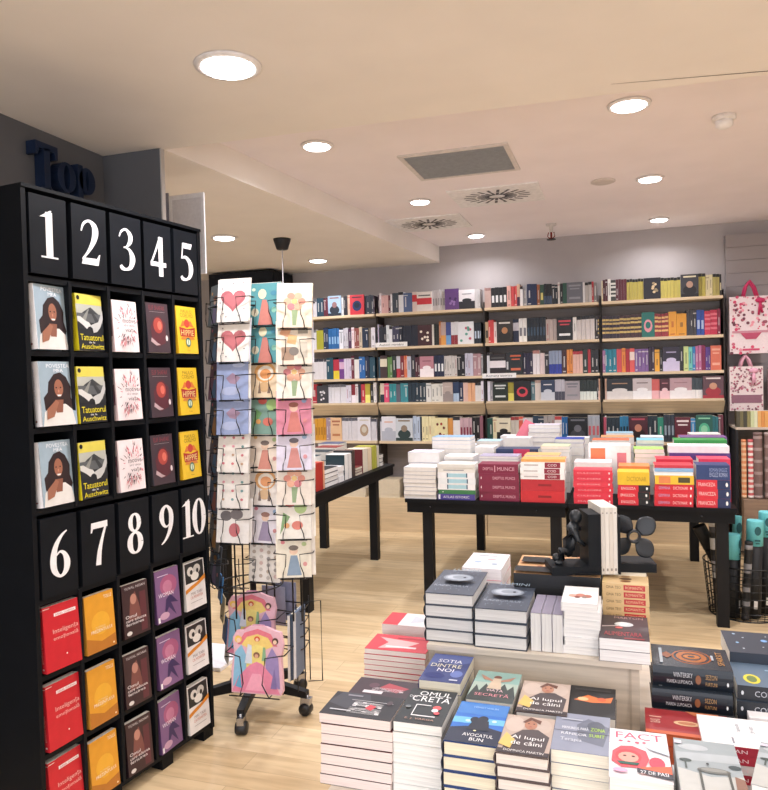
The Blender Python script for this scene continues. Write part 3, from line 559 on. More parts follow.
T10 = {
 1: dict(w=.150, h=.225, t=.036, col='9fb4c2', spine='e8e8ec', name='pale blue portrait', front=portrait(), sart=[('t', 'POVESTEA MEA', .12, .35, .6, .65, 'b8bcc4'), ('e', .92, .5, .015, .12, '6a2030')]),
 2: dict(w=.135, h=.208, t=.030, col='1e2228', spine='e6d626', name='yellow and black tattoo-story', front=[('r', 0, .5, 1, 1, 'b8bab0'), ('r', 0, .82, 1, 1, 'ddd05a'), ('p', [(0,.58),(.3,.7),(.55,.78),(.8,.68),(1,.62),(1,.5),(0,.5)], '3c4144'), ('e', .1, .93, .06, .04, '1a1a1e'), ('r', 0, .5, 1, .66, '5c6062'), ('r', 0, .36, 1, .5, '22262a'), ('p', [(.1,.5),(.44,.74),(.48,.74),(.3,.5)], '8c8e88'), ('p', [(.9,.5),(.54,.74),(.5,.74),(.7,.5)], '3a3e40'), ('p', [(0,.60),(.12,.60),(.3,.53),(.44,.50),(.52,.44),(.40,.42),(.34,.38),(.22,.44),(0,.52)], 'd4d4d0'), ('p', [(1,.74),(.92,.66),(.8,.52),(.6,.48),(.46,.44),(.56,.40),(.58,.32),(.72,.34),(.86,.42),(1,.58)], 'c0c2c0'), ('t', 'Tatuatorul', .06, .18, .94, .29, 'f0e030'), ('t', 'de la', .36, .13, .6, .165, 'f0f0f0'), ('t', 'Auschwitz', .06, .03, .94, .12, 'f0e030')], sart=[('t', 'TATUATORUL DE LA AUSCHWITZ', .05, .3, .45, .7, '3a3810')]),
 3: dict(w=.130, h=.200, t=.022, col='efe3e4', spine='e8d2d4', name='white and pink petal-patterned', front=petals+[('t', 'motive', .24, .55, .76, .64, '3a2c34'), ('t', 'să-ți iubești', .28, .47, .72, .53, '6a5a64'), ('t', 'viața', .32, .35, .72, .45, '3a2c34')], sart=[('r', .3, .3, .7, .7, '8a5a68')]),
 4: dict(w=.125, h=.205, t=.024, col='41323a', spine='3c3c44', name='dark red and grey fantasy', front=[('t', 'ELIF SHAFAK', .14, .86, .86, .95, '8c3a44'), ('r', .15, .82, .85, .825, 'b0a8a8'), ('p', [(.2,.2),(.45,.12),(.8,.2),(.85,.6),(.6,.75),(.35,.72),(.15,.5)], '5a2a34'), ('e', .5, .55, .22, .16, 'a8443c'), ('e', .56, .55, .1, .09, 'd87060'), ('p', [(.15,.3),(.4,.2),(.55,.16),(.35,.14),(.12,.22)], 'b8a0a4'), ('e', .85, .3, .05, .06, 'e8dcdc')]),
 5: dict(w=.135, h=.205, t=.028, col='ecc42c', spine='d8a81e', name='bright yellow red-lettered', front=[('t', 'PAULO', .25, .86, .8, .93, '8a6a1a'), ('t', 'COELHO', .2, .77, .84, .85, '8a6a1a'), ('p', [(.16,.56),(.3,.7),(.5,.66),(.7,.7),(.86,.56),(.5,.6)], 'dc7a34'), ('e', .5, .64, .14, .09, 'c84430'), ('p', [(.14,.36),(.86,.36),(.9,.56),(.5,.52),(.1,.56)], 'b02a20'), ('t', 'HIPPIE', .18, .38, .82, .5, 'f0d890'), ('p', [(.14,.3),(.86,.3),(.76,.36),(.24,.36)], 'd88838'), ('e', .5, .24, .13, .10, '2a6a5a'), ('e', .5, .24, .09, .07, 'dce8c8'), ('r', .485, .17, .515, .31, '2a6a5a'), ('t', 'Roman', .42, .06, .58, .09, '8a6a1a')]),
 6: dict(w=.145, h=.225, t=.030, col='c8222e', spine='d02a36', name='red emotional-intelligence', front=[('r', .3, .82, .92, .87, 'f2ecec'), ('t', 'DANIEL GOLEMAN', .34, .83, .88, .86, 'c8222e'), ('t', 'Inteligența', .24, .54, .96, .63, 'f0b8b0'), ('t', 'emoțională', .24, .44, .94, .52, 'f0b8b0'), ('e', .58, .2, .02, .012, 'f4e8e0'), ('r', 0, .965, .18, .975, 'f4e8e0')], sart=[('r', .04, .0, .05, 1, 'f4e8e0'), ('t', 'Inteligența emoțională', .45, .3, .85, .65, 'f0b8b0'), ('e', .94, .5, .014, .15, 'f4e8e0')]),
 7: dict(w=.135, h=.212, t=.022, col='df9c2c', spine='c88a34', name='golden orange', front=[('p', [(0,0),(1,0),(1,.22),(.5,.16),(0,.28)], 'b87428'), ('e', .5, .48, .32, .2, 'e8ac34'), ('t', 'TOLLE', .66, .88, .94, .94, 'fbf0d8'), ('t', 'PUTEREA', .32, .40, .66, .43, 'f0d8a0'), ('t', 'PREZENTULUI', .16, .33, .88, .385, 'fbf0d8'), ('e', .9, .06, .03, .016, 'f0e0c0')]),
 8: dict(w=.130, h=.205, t=.020, col='3a2428', spine='2a1c20', name='dark brown figure-covered', front=[('p', [(.2,.3),(.3,.7),(.5,.84),(.62,.6),(.7,.3)], '7a4a44'), ('e', .42, .7, .12, .1, 'b88474'), ('r', .66, .05, .9, .8, '5c2c34'), ('t', 'YUVAL NOAH', .1, .9, .9, .95, 'd8d0d0'), ('t', 'Omul', .08, .36, .5, .42, 'f0e8e8'), ('t', 'care aducea', .08, .29, .86, .345, 'f0e8e8'), ('t', 'fericirea', .08, .22, .76, .275, 'f0e8e8'), ('e', .18, .08, .1, .04, 'd8d4d0')]),
 9: dict(w=.135, h=.215, t=.020, col='7c5a86', spine='5c406a', name='purple misty', front=[('e', .55, .68, .36, .2, 'a85a80'), ('e', .5, .66, .2, .12, 'c07a98'), ('p', [(.3,.1),(.4,.42),(.6,.5),(.9,.3),(.6,.34),(.8,.06),(.5,.26)], '3a2a5a'), ('e', .3, .12, .2, .07, 'c8a0b8'), ('r', .1, .88, .55, .895, 'd8c8dc'), ('t', 'WOMAN', .1, .48, .72, .56, 'f0e8f4'), ('r', .02, .02, .1, .12, 'eeeeee')]),
 10: dict(w=.135, h=.205, t=.024, col='ece8e6', spine='e0dcd8', name='white, orange and black dragon', front=[('r', .04, .56, .96, .98, '242426'), ('e', .3, .8, .16, .1, 'dcd8d0'), ('e', .62, .82, .18, .1, 'c8c4bc'), ('e', .5, .68, .2, .09, 'e8e4dc'), ('e', .34, .78, .07, .05, '1c1c1e'), ('e', .64, .78, .06, .05, '1c1c1e'), ('p', [(.0,.44),(.3,.5),(.6,.54),(1,.66),(1,.56),(.6,.47),(.3,.42),(0,.36)], 'd8882c'), ('t', 'MAI TARI', .24, .30, .8, .36, '9a8a88'), ('t', 'CA MOARTEA', .2, .22, .82, .28, 'c87860'), ('r', .2, .14, .8, .15, 'a8a0a0')]),
}
# (column, row) -> offset from the divider, yaw, lean, cover plane depth
jit = {(0,0):(.012,5),(0,1):(.022,0),(0,2):(.012,3),(1,0):(.016,5),(1,1):(.012,3),(1,2):(.008,3),(2,0):(.010,1),(2,1):(.014,0),(2,2):(.016,-1),(3,0):(.010,-1),(3,1):(.016,-1),(3,2):(.014,-1),(4,0):(.010,2),(4,1):(.010,3),(4,2):(.012,4),
       (0,3):(.008,-2),(0,4):(.008,1),(0,5):(.008,2),(1,3):(.012,-1),(1,4):(.014,1),(1,5):(.012,1),(2,3):(.012,-3),(2,4):(.010,-2),(2,5):(.010,-2),(3,3):(.012,-2),(3,4):(.014,-1),(3,5):(.012,3),(4,3):(.012,1),(4,4):(.012,0),(4,5):(.010,0)}
rown = ['top', 'middle', 'bottom']
for cx in range(5):
    for r in range(6):
        n = cx+1+(5 if r > 2 else 0); s = T10[n]; z = ZR[[1, 2, 3, 5, 6, 7][r]]
        me = book_meshes('t10_%d' % n, s['w'], s['h']*1.0, s['t'], s['col'], s.get('spine'), hard=n in (1,), front=s['front'], sart=s.get('sart', ()), m=PRINT)
        off, yaw = jit[(cx, r)]; lean = 4
        M = MU @ Matrix.Translation((colx[cx]+.008+off, s['t']-.006, z+.003)) @ Matrix.Rotation(R(yaw*1.2+1), 4, 'Z') @ Matrix.Rotation(R(90-lean), 4, 'X')
        add_book(me, M, '%s book, %s one of three below the numeral %d' % (s['name'], rown[r % 3], n), 'ranked books in the black display')
# ------------------------------------------------------------------ the word on the dark wall
def letter(ch, polys, px0, py0, px1, py1, hgt, lab):
    a = onx(px0, py0, -2.5); b = onx(px1, py1, -2.5); ln = b.y-a.y; z0 = a.z
    M = Matrix(((0, 0, 1, -2.555), (1, 0, 0, a.y), (0, 1, 0, z0), (0, 0, 0, 1)))
    mb = MB('1a2740')
    for pl in polys: mb.prism([(x*ln, y*hgt) for x, y in pl], 0, .055, None, M)
    tag(mb.build('letter', LAMI), lab, 'letter', 'dark blue letters on the wall')
def sc_(q, w_): return [[(x/w_, y) for x, y in p] for p in q]
letter('T', [[(.36,.03),(.64,.03),(.64,.9),(.36,.9)], [(0,.86),(1,.86),(1,1),(0,1)], [(0,.72),(.1,.72),(.16,.86),(0,.86)], [(1,.72),(.9,.72),(.84,.86),(1,.86)], [(.2,0),(.8,0),(.8,.05),(.2,.05)]], 37, 187, 59, 192, .215, 'dark blue capital letter T on the grey wall above the display')
letter('o', [[(x/.56*1.0, y) for x, y in q] for q in oval(.28, .5, .2, .42, .08, .13)], 59, 191, 76, 194, .155, 'dark blue letter o between the capital T and the p')
letter('p', [[(x/.56, .25+y*.75) for x, y in q] for q in oval(.32, .5, .16, .42, .1, .13)]+[[(0, 0), (.3, 0), (.3, 1), (0, 1)], [(-.08, 0), (.4, 0), (.4, .05), (-.08, .05)]], 79, 202, 95, 202, .185, 'dark blue letter p, last letter of the word on the wall')
# white framed display board behind the unit
o = empty('display_board', (-2.46, 3.6, 0), 'tall white framed display board raised behind the black numbered display', 'display board')
a = MB('f0f0f4'); a.box(.03, .06, .014, .03, 0, 2.3); a.box(0, .018, 0, .012, 2.22, 2.68); a.box(.212, .230, 0, .012, 2.22, 2.68); a.box(.018, .212, 0, .012, 2.655, 2.68); a.box(.018, .212, 0, .012, 2.22, 2.245); a.box(-.1, .34, -.15, .18, 0, .02); a.build('frame', PLAST, o)
MB('e2e0e4').box(.018, .212, .004, .013, 2.245, 2.655).build('panel', CARD, o)
MB('8a8a98').box(-.05, -.006, 0, .012, 0.0, 2.70).build('curtain_strip', FABRIC, o)
# ================================================================== CARD RACK
RX, RY = -1.72, 3.12
rack = empty('card_rack', (RX, RY, 0), 'black wire revolving rack full of greeting cards on castors', 'card rack')
WB = '121317'
MB(WB).tube([(0, 0, .14), (0, 0, 2.0)], .016, 8).build('pole', WIRE, rack)
MB(WB).lathe([(.05, .10), (.05, .20), (.02, .23)], n=14).build('hub', WIRE, rack)
for an in (-76, -2, 62, 141, 214):
    c, s = math.cos(R(an)), math.sin(R(an)); L_ = .28
    M = Matrix.Rotation(R(an), 4, 'Z')
    leg = MB(WB).prism([(.03, .10), (L_, .085), (L_, .115), (.03, .16)], -.018, .018, None, M @ Matrix(((1,0,0,0),(0,0,1,0),(0,1,0,0),(0,0,0,1)))).build('leg', METAL, rack)
    ca = MB('b0b0b4'); ca.prism([(L_-.035, .05), (L_+.01, .03), (L_+.02, .085), (L_-.03, .085)], -.016, .016, None, M @ Matrix(((1,0,0,0),(0,0,1,0),(0,1,0,0),(0,0,0,1)))); ca.tube([(L_*c, L_*s, .07), (L_*c, L_*s, .10)], .008); co = ca.build('castor', CHROME, leg)
    Wm = M @ Matrix.Translation((L_-.01, 0, .030)) @ Matrix.Rotation(R(90), 4, 'X')
    wh = MB('1b1b1e'); rings = [[tuple(Wm @ Vector((r*math.cos(t), r*math.sin(t), zz))) for t in [2*math.pi*j/16 for j in range(16)]] for r, zz in ((.010, -.027), (.026, -.026), (.030, -.02), (.030, .02), (.026, .026), (.010, .027))]
    wh.ring(rings); wh.build('wheel', PLAST, leg)
def rack_frame(px, dist, yaw, zs, z0, z1):
    """a column of pockets; dist = camera-space Y of its front"""
def card_art(kind, rs):
    f = lambda *c: rs.choice(c)
    if kind == 'heart':
        H2 = [(.5, .2)]+[(.5+.4*math.sin(t)**3*1.0, .52+.3*(13*math.cos(t)-5*math.cos(2*t)-2*math.cos(3*t)-math.cos(4*t))/17) for t in [2*math.pi*k/24 for k in range(13, 36)]]
        return [('p', H2[1:], 'a83448'), ('p', [(.5+(x-.5)*.72, .52+(y-.52)*.72) for x, y in H2[1:]], 'b84a58')]+[('e', u, v, .022, .016, '5a5058') for u, v in ((.15,.78),(.5,.9),(.82,.9),(.86,.3),(.2,.2),(.3,.12),(.7,.14),(.1,.45))]
    if kind == 'lady': return [('r', 0, 0, 1, 1, '4f9096'), ('p', [(.3,.0),(.75,.0),(.62,.45),(.55,.6),(.42,.6)], 'c87060'), ('e', .42, .74, .13, .12, 'e8d8b0'), ('e', .2, .3, .12, .1, 'dccfb0'), ('e', .8, .35, .08, .07, '8ac0a8'), ('e', .78, .75, .1, .06, '3a7a94'), ('e', .15, .85, .06, .04, 'c8dcc0')]
    if kind == 'mini': return [('e', .2+.3*i, .2+.2*j, .045, .03, f('c85868', '4a8a8a', 'b89070', 'd88898')) for i in range(3) for j in range(4)]
    if kind == 'cat': return [('e', .28, .62, .18, .12, '3c3438'), ('e', .6, .66, .2, .12, '5a5054'), ('e', .55, .3, .17, .16, 'b84450'), ('e', .2, .8, .06, .05, '3c3438'), ('e', .34, .8, .06, .05, '3c3438')]
    if kind == 'flower': return [('p', [(.45,.05),(.55,.05),(.6,.4),(.42,.4)], '7a9a6a')]+[('e', .5+.2*math.cos(t), .6+.14*math.sin(t), .11, .08, f('d8806c', 'e0a080', 'c86470')) for t in [k*1.05 for k in range(6)]]+[('e', .5, .6, .08, .06, 'e8c070')]
    if kind == 'figure': return [('p', [(.3,.05),(.72,.05),(.6,.5),(.42,.5)], f('6a8aa8', 'c87868', '8a7a9a', 'd89858')), ('e', .5, .6, .12, .09, 'e4c0a4'), ('e', .5, .67, .14, .06, f('8a5030', 'c88840', '4a3a38')), ('e', .2, .8, .06, .04, f('d87080', 'e0b060')), ('e', .8, .75, .07, .05, f('88a8c8', 'a8c080')), ('e', .82, .3, .06, .05, 'd88c8c')]
    if kind == 'collage': return [('p', [(.1,.7),(.35,.62),(.45,.85),(.2,.93)], 'd8986c'), ('p', [(.3,.5),(.55,.45),(.6,.65),(.36,.7)], 'e0b070'), ('r', .62, .7, .9, .92, '8a8478'), ('r', .15, .1, .5, .4, '9a7860'), ('r', .6, .15, .88, .5, 'c8c0b0'), ('e', .5, .3, .14, .1, '5a5450')]
    if kind == 'sky': return [('r', 0, 0, 1, 1, '8c9cc4'), ('p', [(.3,.5),(.5,.62),(.75,.5),(.6,.35),(.42,.38)], '9a7a90'), ('e', .45, .2, .3, .1, 'a8b4d4'), ('e', .7, .8, .2, .06, 'b4c0dc')]
    if kind == 'leafy': return [('p', [(.1,.1),(.4,.5),(.2,.6)], '6a9a58'), ('e', .7, .7, .18, .14, 'a8c878'), ('e', .4, .8, .14, .09, 'd85048'), ('e', .6, .3, .16, .1, 'd86858'), ('e', .3, .3, .08, .06, 'e09a50')]
    if kind == 'swirl': return [('e', .5, .6, .34, .24, 'e0a050'), ('e', .52, .58, .26, .18, 'f2e8d8'), ('e', .52, .56, .18, .12, 'd88840'), ('e', .5, .25, .2, .12, 'c8a070'), ('p', [(.3,.1),(.34,.4),(.4,.1)], '5a4038'), ('p', [(.6,.1),(.64,.38),(.7,.1)], '5a4038'), ('r', .25, .9, .8, .93, '6a5a50')]
    if kind == 'dots': return [('e', .15+.24*i, .1+.15*j+.04*(i % 2), .06, .045, f('b8b0a8', '8a8480', 'c8a8a0', 'a89888')) for i in range(4) for j in range(6)]
    return []
CW, CH = .158, .195
def pocket(col_origin, yaw, z, idx):
    M = TR(col_origin[0]-RX, col_origin[1]-RY, z, yaw); a = MB(WB)
    for s in (-1, 1):
        a.tube([(s*.088, -.004, .115), (s*.030, -.020, .112), (s*.034, -.022, .06), (s*.045, -.02, .03), (s*.048, -.014, .0), (s*.048, .02, -.004)], .0024, 5)
        a.tube([(s*.088, -.004, .115), (s*.088, .05, .115), (s*.02, .07, .115)], .0024, 5)
    a.tube([(-.075, .02, -.004), (.075, .02, -.004)], .0024, 5); a.tube([(-.06, -.012, .0), (.06, -.012, .0)], .0024, 5)
    a.tube([(0, .02, -.004), (0, .07, -.004), (0, .07, .115)], .0024, 5)
    a.build('wire_pocket', WIRE, rack, M)
def card(col_origin, yaw, z, kind, base, lab, rs, k):
    a = MB(base); a.box(-CW/2, CW/2, 0, .0015, 0, CH); 
    mixc = lambda c: tuple(.86*x+.14*y for x, y in zip(lin(c), lin(base)))
    art(a, [tuple(it[:-1])+(mixc(it[-1]),) for it in card_art(kind, rs)], lambda u, v, l: ((u-.5)*CW, -.0003*l, v*CH))
    M = TR(col_origin[0], col_origin[1], z+.004, yaw+R(rs.uniform(-3, 3)), R(-7)) @ Matrix.Rotation(R(rs.uniform(-1.5, 1.5)), 4, 'Y')
    tag(a.build('greeting_card', CARD, None, M), lab, 'greeting card', 'greeting cards in the revolving rack')
    for j in range(1, k):
        b = MB(rs.choice(['e8e6e6', 'dcdce4', 'ece4d8', base])); b.box(-CW/2, CW/2, 0, .0025, 0, CH)
        M2 = M @ Matrix.Translation((rs.uniform(-.002, .009)*j, .006*j+.002, .004*j))
        tag(b.build('greeting_card', CARD, None, M2), '%s behind' % lab if j == 1 else lab+' at the back', 'greeting card', 'greeting cards in the revolving rack')
rs = random.Random(21)
colsR = [ # name, centre pixel at top / Y of the front / yaw / list of (top pixel, kind, ground)
 ('left column', 231, 2.86, R(3), [(279,'heart','e6e2dd'),(319,'heart','e6e2dd'),(357,'sky','aab4d0'),(392,'sky','aab4d0'),(430,'mini','ebe6df'),(466,'mini','ebe6df'),(501,'cat','e6e2dd')], 225),
 ('middle column', 263, 2.98, R(4), [(283,'lady','6aa0a4'),(321,'lady','6aa0a4'),(356,'swirl','e6cfae'),(393,'leafy','7a9a8c'),(430,'figure','ecdccb'),(464,'swirl','ece4dc'),(502,'figure','e4dfe6'),(541,'dots','e8e2da')], 262),
 ('right column', 293, 2.90, R(16), [(284,'flower','e8d6bf'),(321,'collage','e9dcc9'),(355,'flower','eee4d6'),(391,'figure','d4869a'),(427,'figure','dcd6e6'),(462,'flower','e9dfd2'),(496,'leafy','ece8dd'),(535,'figure','e9e2cf')], 300)]
KN = dict(heart='white card with a big dark red heart', lady='teal card with a red-dressed lady', sky='pale blue sky-coloured card', swirl='cream card with an orange swirl', leafy='card with green and red leaves', figure='card with a small painted figure', mini='white card with rows of tiny hearts', cat='white card with two dark cats', flower='cream card with an orange flower', collage='beige patchwork card', dots='cream card with rows of small grey shapes')
for ci, (cn, px, Y, yaw, items, pxb) in enumerate(colsR):
    for k, (py, kind, g) in enumerate(items):
        fx = px+(pxb-px)*k/7.0*.0
        q = ony(px, py, Y); z = q.z-CH
        pocket((q.x, Y), yaw, z, k)
        card((q.x, Y), yaw, z, kind, g, '%s, %s down, rack\'s %s' % (KN[kind], ordn(k), cn), rs, 3 if (ci == 2 or k == 6) else 2)
    if ci == 0:
        q = ony(px, 545, Y); pocket((q.x, Y), yaw, q.z-CH, 7)
    M = TR(q.x-RX, Y-RY, 0, yaw)
    MB(WB).tube([(-.02, .072, .5), (-.02, .072, 2.0)], .004, 6).tube([(.02, .072, .5), (.02, .072, 2.0)], .004, 6).build('upright_rod', WIRE, rack, M)
# edge-on column at the left, darker cards
for k, py in enumerate([284, 322, 360, 398, 436, 474, 512, 548]):
    Y = 2.98; q = ony(208, py, Y); z = q.z-CH; base = ['6a7476', '5a5a62', '8c5a6c', '4a5864', '7a6a70', '64748a', '86807a', '5c6470'][k]
    pocket((q.x-.01, Y+.05), R(-40), z, k)
    a = MB(base); a.box(-CW/2, CW/2, 0, .003, 0, CH); art(a, card_art('figure', rs), lambda u, v, l: ((u-.5)*CW, -.0003*l, v*CH))
    tag(a.build('greeting_card', CARD, None, TR(q.x-.01, Y+.05, z+.004, R(-40), R(-7))), 'side-facing darker card, %s from the top beside the black display' % ordn(k), 'greeting card', 'greeting cards in the revolving rack')
# hoops that tie the columns to the pole
for z in (.62, 1.2, 1.95):
    a = MB(WB); a.tube([(.16*math.cos(t), .16*math.sin(t)-.03, z) for t in [2*math.pi*j/24 for j in range(24)]], .004, 5, closed=True)
    for an in (0, 120, 240): a.tube([(0, 0, z), (.16*math.cos(R(an)), .16*math.sin(R(an))-.03, z)], .004, 5)
    a.build('hoop', WIRE, rack)
# lower baskets
def diecut(M, lab, h, wd):
    o = empty('gift_bag', M, lab, 'gift bag', 'shaped paper gift bags in the lower baskets')
    out = [(.04,0),(.96,0),(1.0,.06),(.98,.3),(.95,.55),(.98,.75),(.93,.93),(.82,.95),(.66,1.0),(.5,1.01),(.34,1.0),(.22,.93),(.1,.93),(.03,.82),(.06,.6),(.02,.35)]
    a = MB('e6b8c4'); a.prism([((x-.5)*wd, y*h) for x, y in out], 0, .022, None, Matrix(((1,0,0,0),(0,0,1,0),(0,1,0,0),(0,0,0,1))))
    its = [('p', [(.12,.72),(.25,.9),(.5,.97),(.75,.9),(.88,.72),(.8,.72),(.7,.84),(.5,.89),(.3,.84),(.2,.72)], 'e07a88'), ('p', [(.2,.72),(.3,.84),(.5,.89),(.7,.84),(.8,.72),(.5,.6)], 'efd27a'),
      ('p', [(.06,.1),(.2,.1),(.34,.5),(.2,.72),(.08,.6)], '8cc0dc'), ('p', [(.7,.1),(.95,.1),(.9,.55),(.78,.7),(.66,.5)], '9c8abc'), ('p', [(.3,.4),(.5,.3),(.66,.45),(.64,.7),(.5,.74),(.36,.68)], 'eedd84'),
      ('p', [(.05,.02),(.95,.02),(.8,.28),(.6,.45),(.5,.48),(.36,.42),(.16,.24)], 'e58aa6'), ('p', [(.3,.05),(.7,.05),(.58,.3),(.42,.3)], 'efa6bc'), ('e', .14, .80, .07, .055, 'f0c860'), ('e', .145, .785, .04, .035, 'efcdb0'), ('e', .84, .80, .06, .05, '5a4038'), ('e', .835, .785, .035, .032, 'efcdb0'), ('e', .5, .82, .055, .04, 'd8603c'), ('e', .5, .808, .03, .026, 'efcdb0'), ('p', [(.28,.45),(.42,.45),(.40,.72),(.33,.74)], 'd4dbe6'), ('p', [(.6,.5),(.68,.5),(.66,.7),(.62,.7)], '86b088'), ('e', .5, .58, .06, .045, '8a6048'), ('e', .5, .565, .035, .03, 'd8a888'), ('p', [(.12,.1),(.2,.3),(.24,.08)], '6aa8cc'), ('p', [(.78,.1),(.84,.4),(.9,.1)], '8474aa')]
    art(a, its, lambda u, v, l: ((u-.5)*wd, -.0004*l, v*h)); a.build('bag_body', CARD, o)
    a = MB('d8a0b4'); a.tube([(-.2*wd, .011, h*.93), (-.1*wd, .011, h*1.02), (.1*wd, .011, h*1.02), (.2*wd, .011, h*.93)], .003, 5); a.build('handle', FABRIC, o)
for k, (px, pyb, pyt, Y, lab) in enumerate([(250, 655, 597, 2.98, 'upper pastel die-cut gift bag with a rainbow top in the wire basket'), (256, 694, 632, 2.84, 'lower pastel die-cut gift bag with a rainbow top, nearest the castors')]):
    A = ony(px, pyb, Y); B = ony(px, pyt, Y); h = (B.z-A.z)/.96
    diecut(TR(A.x, Y, A.z, R(5), R(-8)), lab, h, .255)
    a = MB(WB)
    for s in (-1, 1): a.tube([(s*.14, .0, h*.62), (s*.06, -.03, h*.6), (s*.045, -.034, h*.2), (s*.07, -.02, -.006), (s*.07, .07, -.006)], .003, 5)
    a.tube([(-.12, .03, -.006), (.12, .03, -.006)], .003, 5); a.tube([(-.12, -.02, -.006), (.12, -.02, -.006)], .003, 5); a.tube([(-.14, 0, h*.62), (-.14, .12, h*.62), (.14, .12, h*.62), (.14, 0, h*.62)], .003, 5)
    a.build('wire_basket', WIRE, rack, TR(A.x-RX, Y-RY, A.z, R(5)))
a = MB(WB); bx = .245
for z in (.34, .40, .46, .52): a.tube([(bx-.16, -.06, z), (bx+.03, -.10, z), (bx+.05, -.06, z), (bx+.03, .04, z), (bx-.16, .05, z)], .003, 5)
for q in ((.03, -.10), (.05, -.06), (.03, .04)): a.tube([(bx+q[0], q[1], .15), (bx+q[0], q[1], .56)], .003, 5)
a.tube([(bx+.05, -.06, .56), (bx+.12, -.02, .56), (bx+.12, -.02, .18), (bx+.03, .02, .15)], .003, 5)
a.build('wire_basket', WIRE, rack)
for k, (dx, c, c2) in enumerate([(0, '3c5068', 'e4e2dc'), (.016, 'dcd8c8', '3a4a5c'), (.030, '6a7a94', 'd8d8d8')]):
    b = MB(c); b.box(-.006, .006, 0, .15, 0, .30, c, front=c2); 
    tag(b.build('greeting_card', CARD, None, TR(RX+bx+.035+dx-.02, RY-.16, .22+.008*k, R(8), R(-3))), ['flat packet of envelopes edge-on', 'cream packet edge-on', 'blue packet edge-on'][k]+' in the right basket of the rack', 'card packet', 'card packets in the right basket')
for k, (c, dx) in enumerate([('a8acc0', 0), ('8c90a8', .05)]):
    tag(MB(c).box(0, .13, 0, .004, 0, .19).build('greeting_card', CARD, None, TR(RX+.02+dx, RY+.05+.02*k, .40+.02*k, R(-4))), ['lavender grey card', 'darker lavender card'][k]+' behind the upper pastel bag', 'greeting card', 'cards behind the pastel bags')
for k, c in enumerate(['3a78b0', 'c8b48c', '2c5a8c', 'd8d4cc']):
    q = ony(219, 590+22*k, 2.95)
    tag(MB(c).box(-.05, .05, 0, .004, 0, .12).build('greeting_card', CARD, None, TR(q.x, 2.95+.02*k, q.z-.05, R(-50), R(-6))), '%s card in the lower left basket, %s from the top' % (cname(c), ordn(k)), 'greeting card', 'cards in the lower left basket')
# ================================================================== TABLES
def table(name, M, w_, d_, h_, lab, legs, ap=.07, grp='black display tables'):
    o = empty(name, M, lab, 'table', grp)
    MB('101115').box(0, w_, 0, d_, h_-.025, h_).build('tabletop', LAMI, o)
    a = MB('0f1013'); q = .012
    a.box(q, w_-q, q, q+.02, h_-.025-ap, h_-.0251); a.box(q, w_-q, d_-q-.02, d_-q, h_-.025-ap, h_-.0251)
    a.box(q, q+.02, q+.02, d_-q-.02, h_-.025-ap, h_-.0251); a.box(w_-q-.02, w_-q, q+.02, d_-q-.02, h_-.025-ap, h_-.0251)
    a.build('apron', LAMI, o)
    for x, y in legs: MB('111216').box(x, x+.07, y, y+.07, 0, h_-.0252-.0).build('leg', METAL, o)
    for x in (.18, w_-.2):
        Mx = Matrix.Translation((x, q-.001, h_-.055)) @ Matrix.Rotation(R(90), 4, 'X')
        c = MB('3a3c40'); rings = [[tuple(Mx @ Vector((r*math.cos(t), r*math.sin(t), zz))) for t in [2*math.pi*j/12 for j in range(12)]] for r, zz in ((.008, 0), (.008, .004), (.003, .005))]
        c.ring(rings); c.build('bolt', CHROME, o)
    return o
TH = .75; TY = 4.82
q0 = onz(412, 499, TH); q1 = onz(568, 504, TH); q2 = onz(737, 507, TH)
TX0, TXM, TX1 = -1.445, -.338, .668
table('table', (TX0, TY, 0), TXM-TX0-.002, 1.8, TH, 'long black table, left one of the pair, carrying maroon and white books', [(.115, .04), (TXM-TX0-.115, .04), (.175, 1.68), (TXM-TX0-.13, 1.68)])
table('table', (TXM+.002, TY, 0), TX1-TXM, 1.8, TH, 'long black table, right one of the pair, carrying red books', [(.015, .04), (TX1-TXM-.115, .04), (.03, 1.68), (TX1-TXM-.13, 1.68)])
LX = -2.035; LT = .8
table('table', TR(LX-.75, 4.40, 0, R(-.8)), .75, 2.0, LT, 'black table at the left behind the card rack, its legs seen', [(.67, .1), (.65, 1.56), (.03, .1), (.03, 1.86)], ap=.075)
#PART4
# ------------------------------------------------------------------ books on the long tables
def px_stack(px0, px1, pyt, Y, ts, cols, lab, mode='S', pages='e6e2dc', w_=.17, marks=None, fronts=None, grp='book stacks on the long tables'):
    """a stack whose front face fills px0..px1 at depth Y; ts scaled so that its top meets pyt"""
    a, b = ony(px0, pyt, Y), ony(px1, pyt, Y); wd = b.x-a.x; H_ = a.z-TH; s = H_/sum(ts); ts = [t*s-.0004 for t in ts]
    x0 = a.x+.003
    return lying_stack(x0, Y, TH+.0003, wd-.006, w_, ts, cols, pages, lab, grp, spine=(mode == 'S'), marks=marks, fronts=fronts)
def ln(c, u0=.15, u1=.7, v0=.4, v1=.6): return ('r', u0, v0, u1, v1, c)
F = TY+.015
WL = [('r', .25, .2, .8, .85, 'a8d0dc'), ('r', .25, .15, .28, .9, '2a4a6a'), ('r', .77, .15, .8, .9, '2a4a6a')]
px_stack(403, 436, 467, F, [1]*8, ['b4b6c0', 'c4c4cc', 'a4a6b0']*2+['b4b6c0', 'dcdce2'], 'white corner stack of the long tables', 'P', w_=.2)
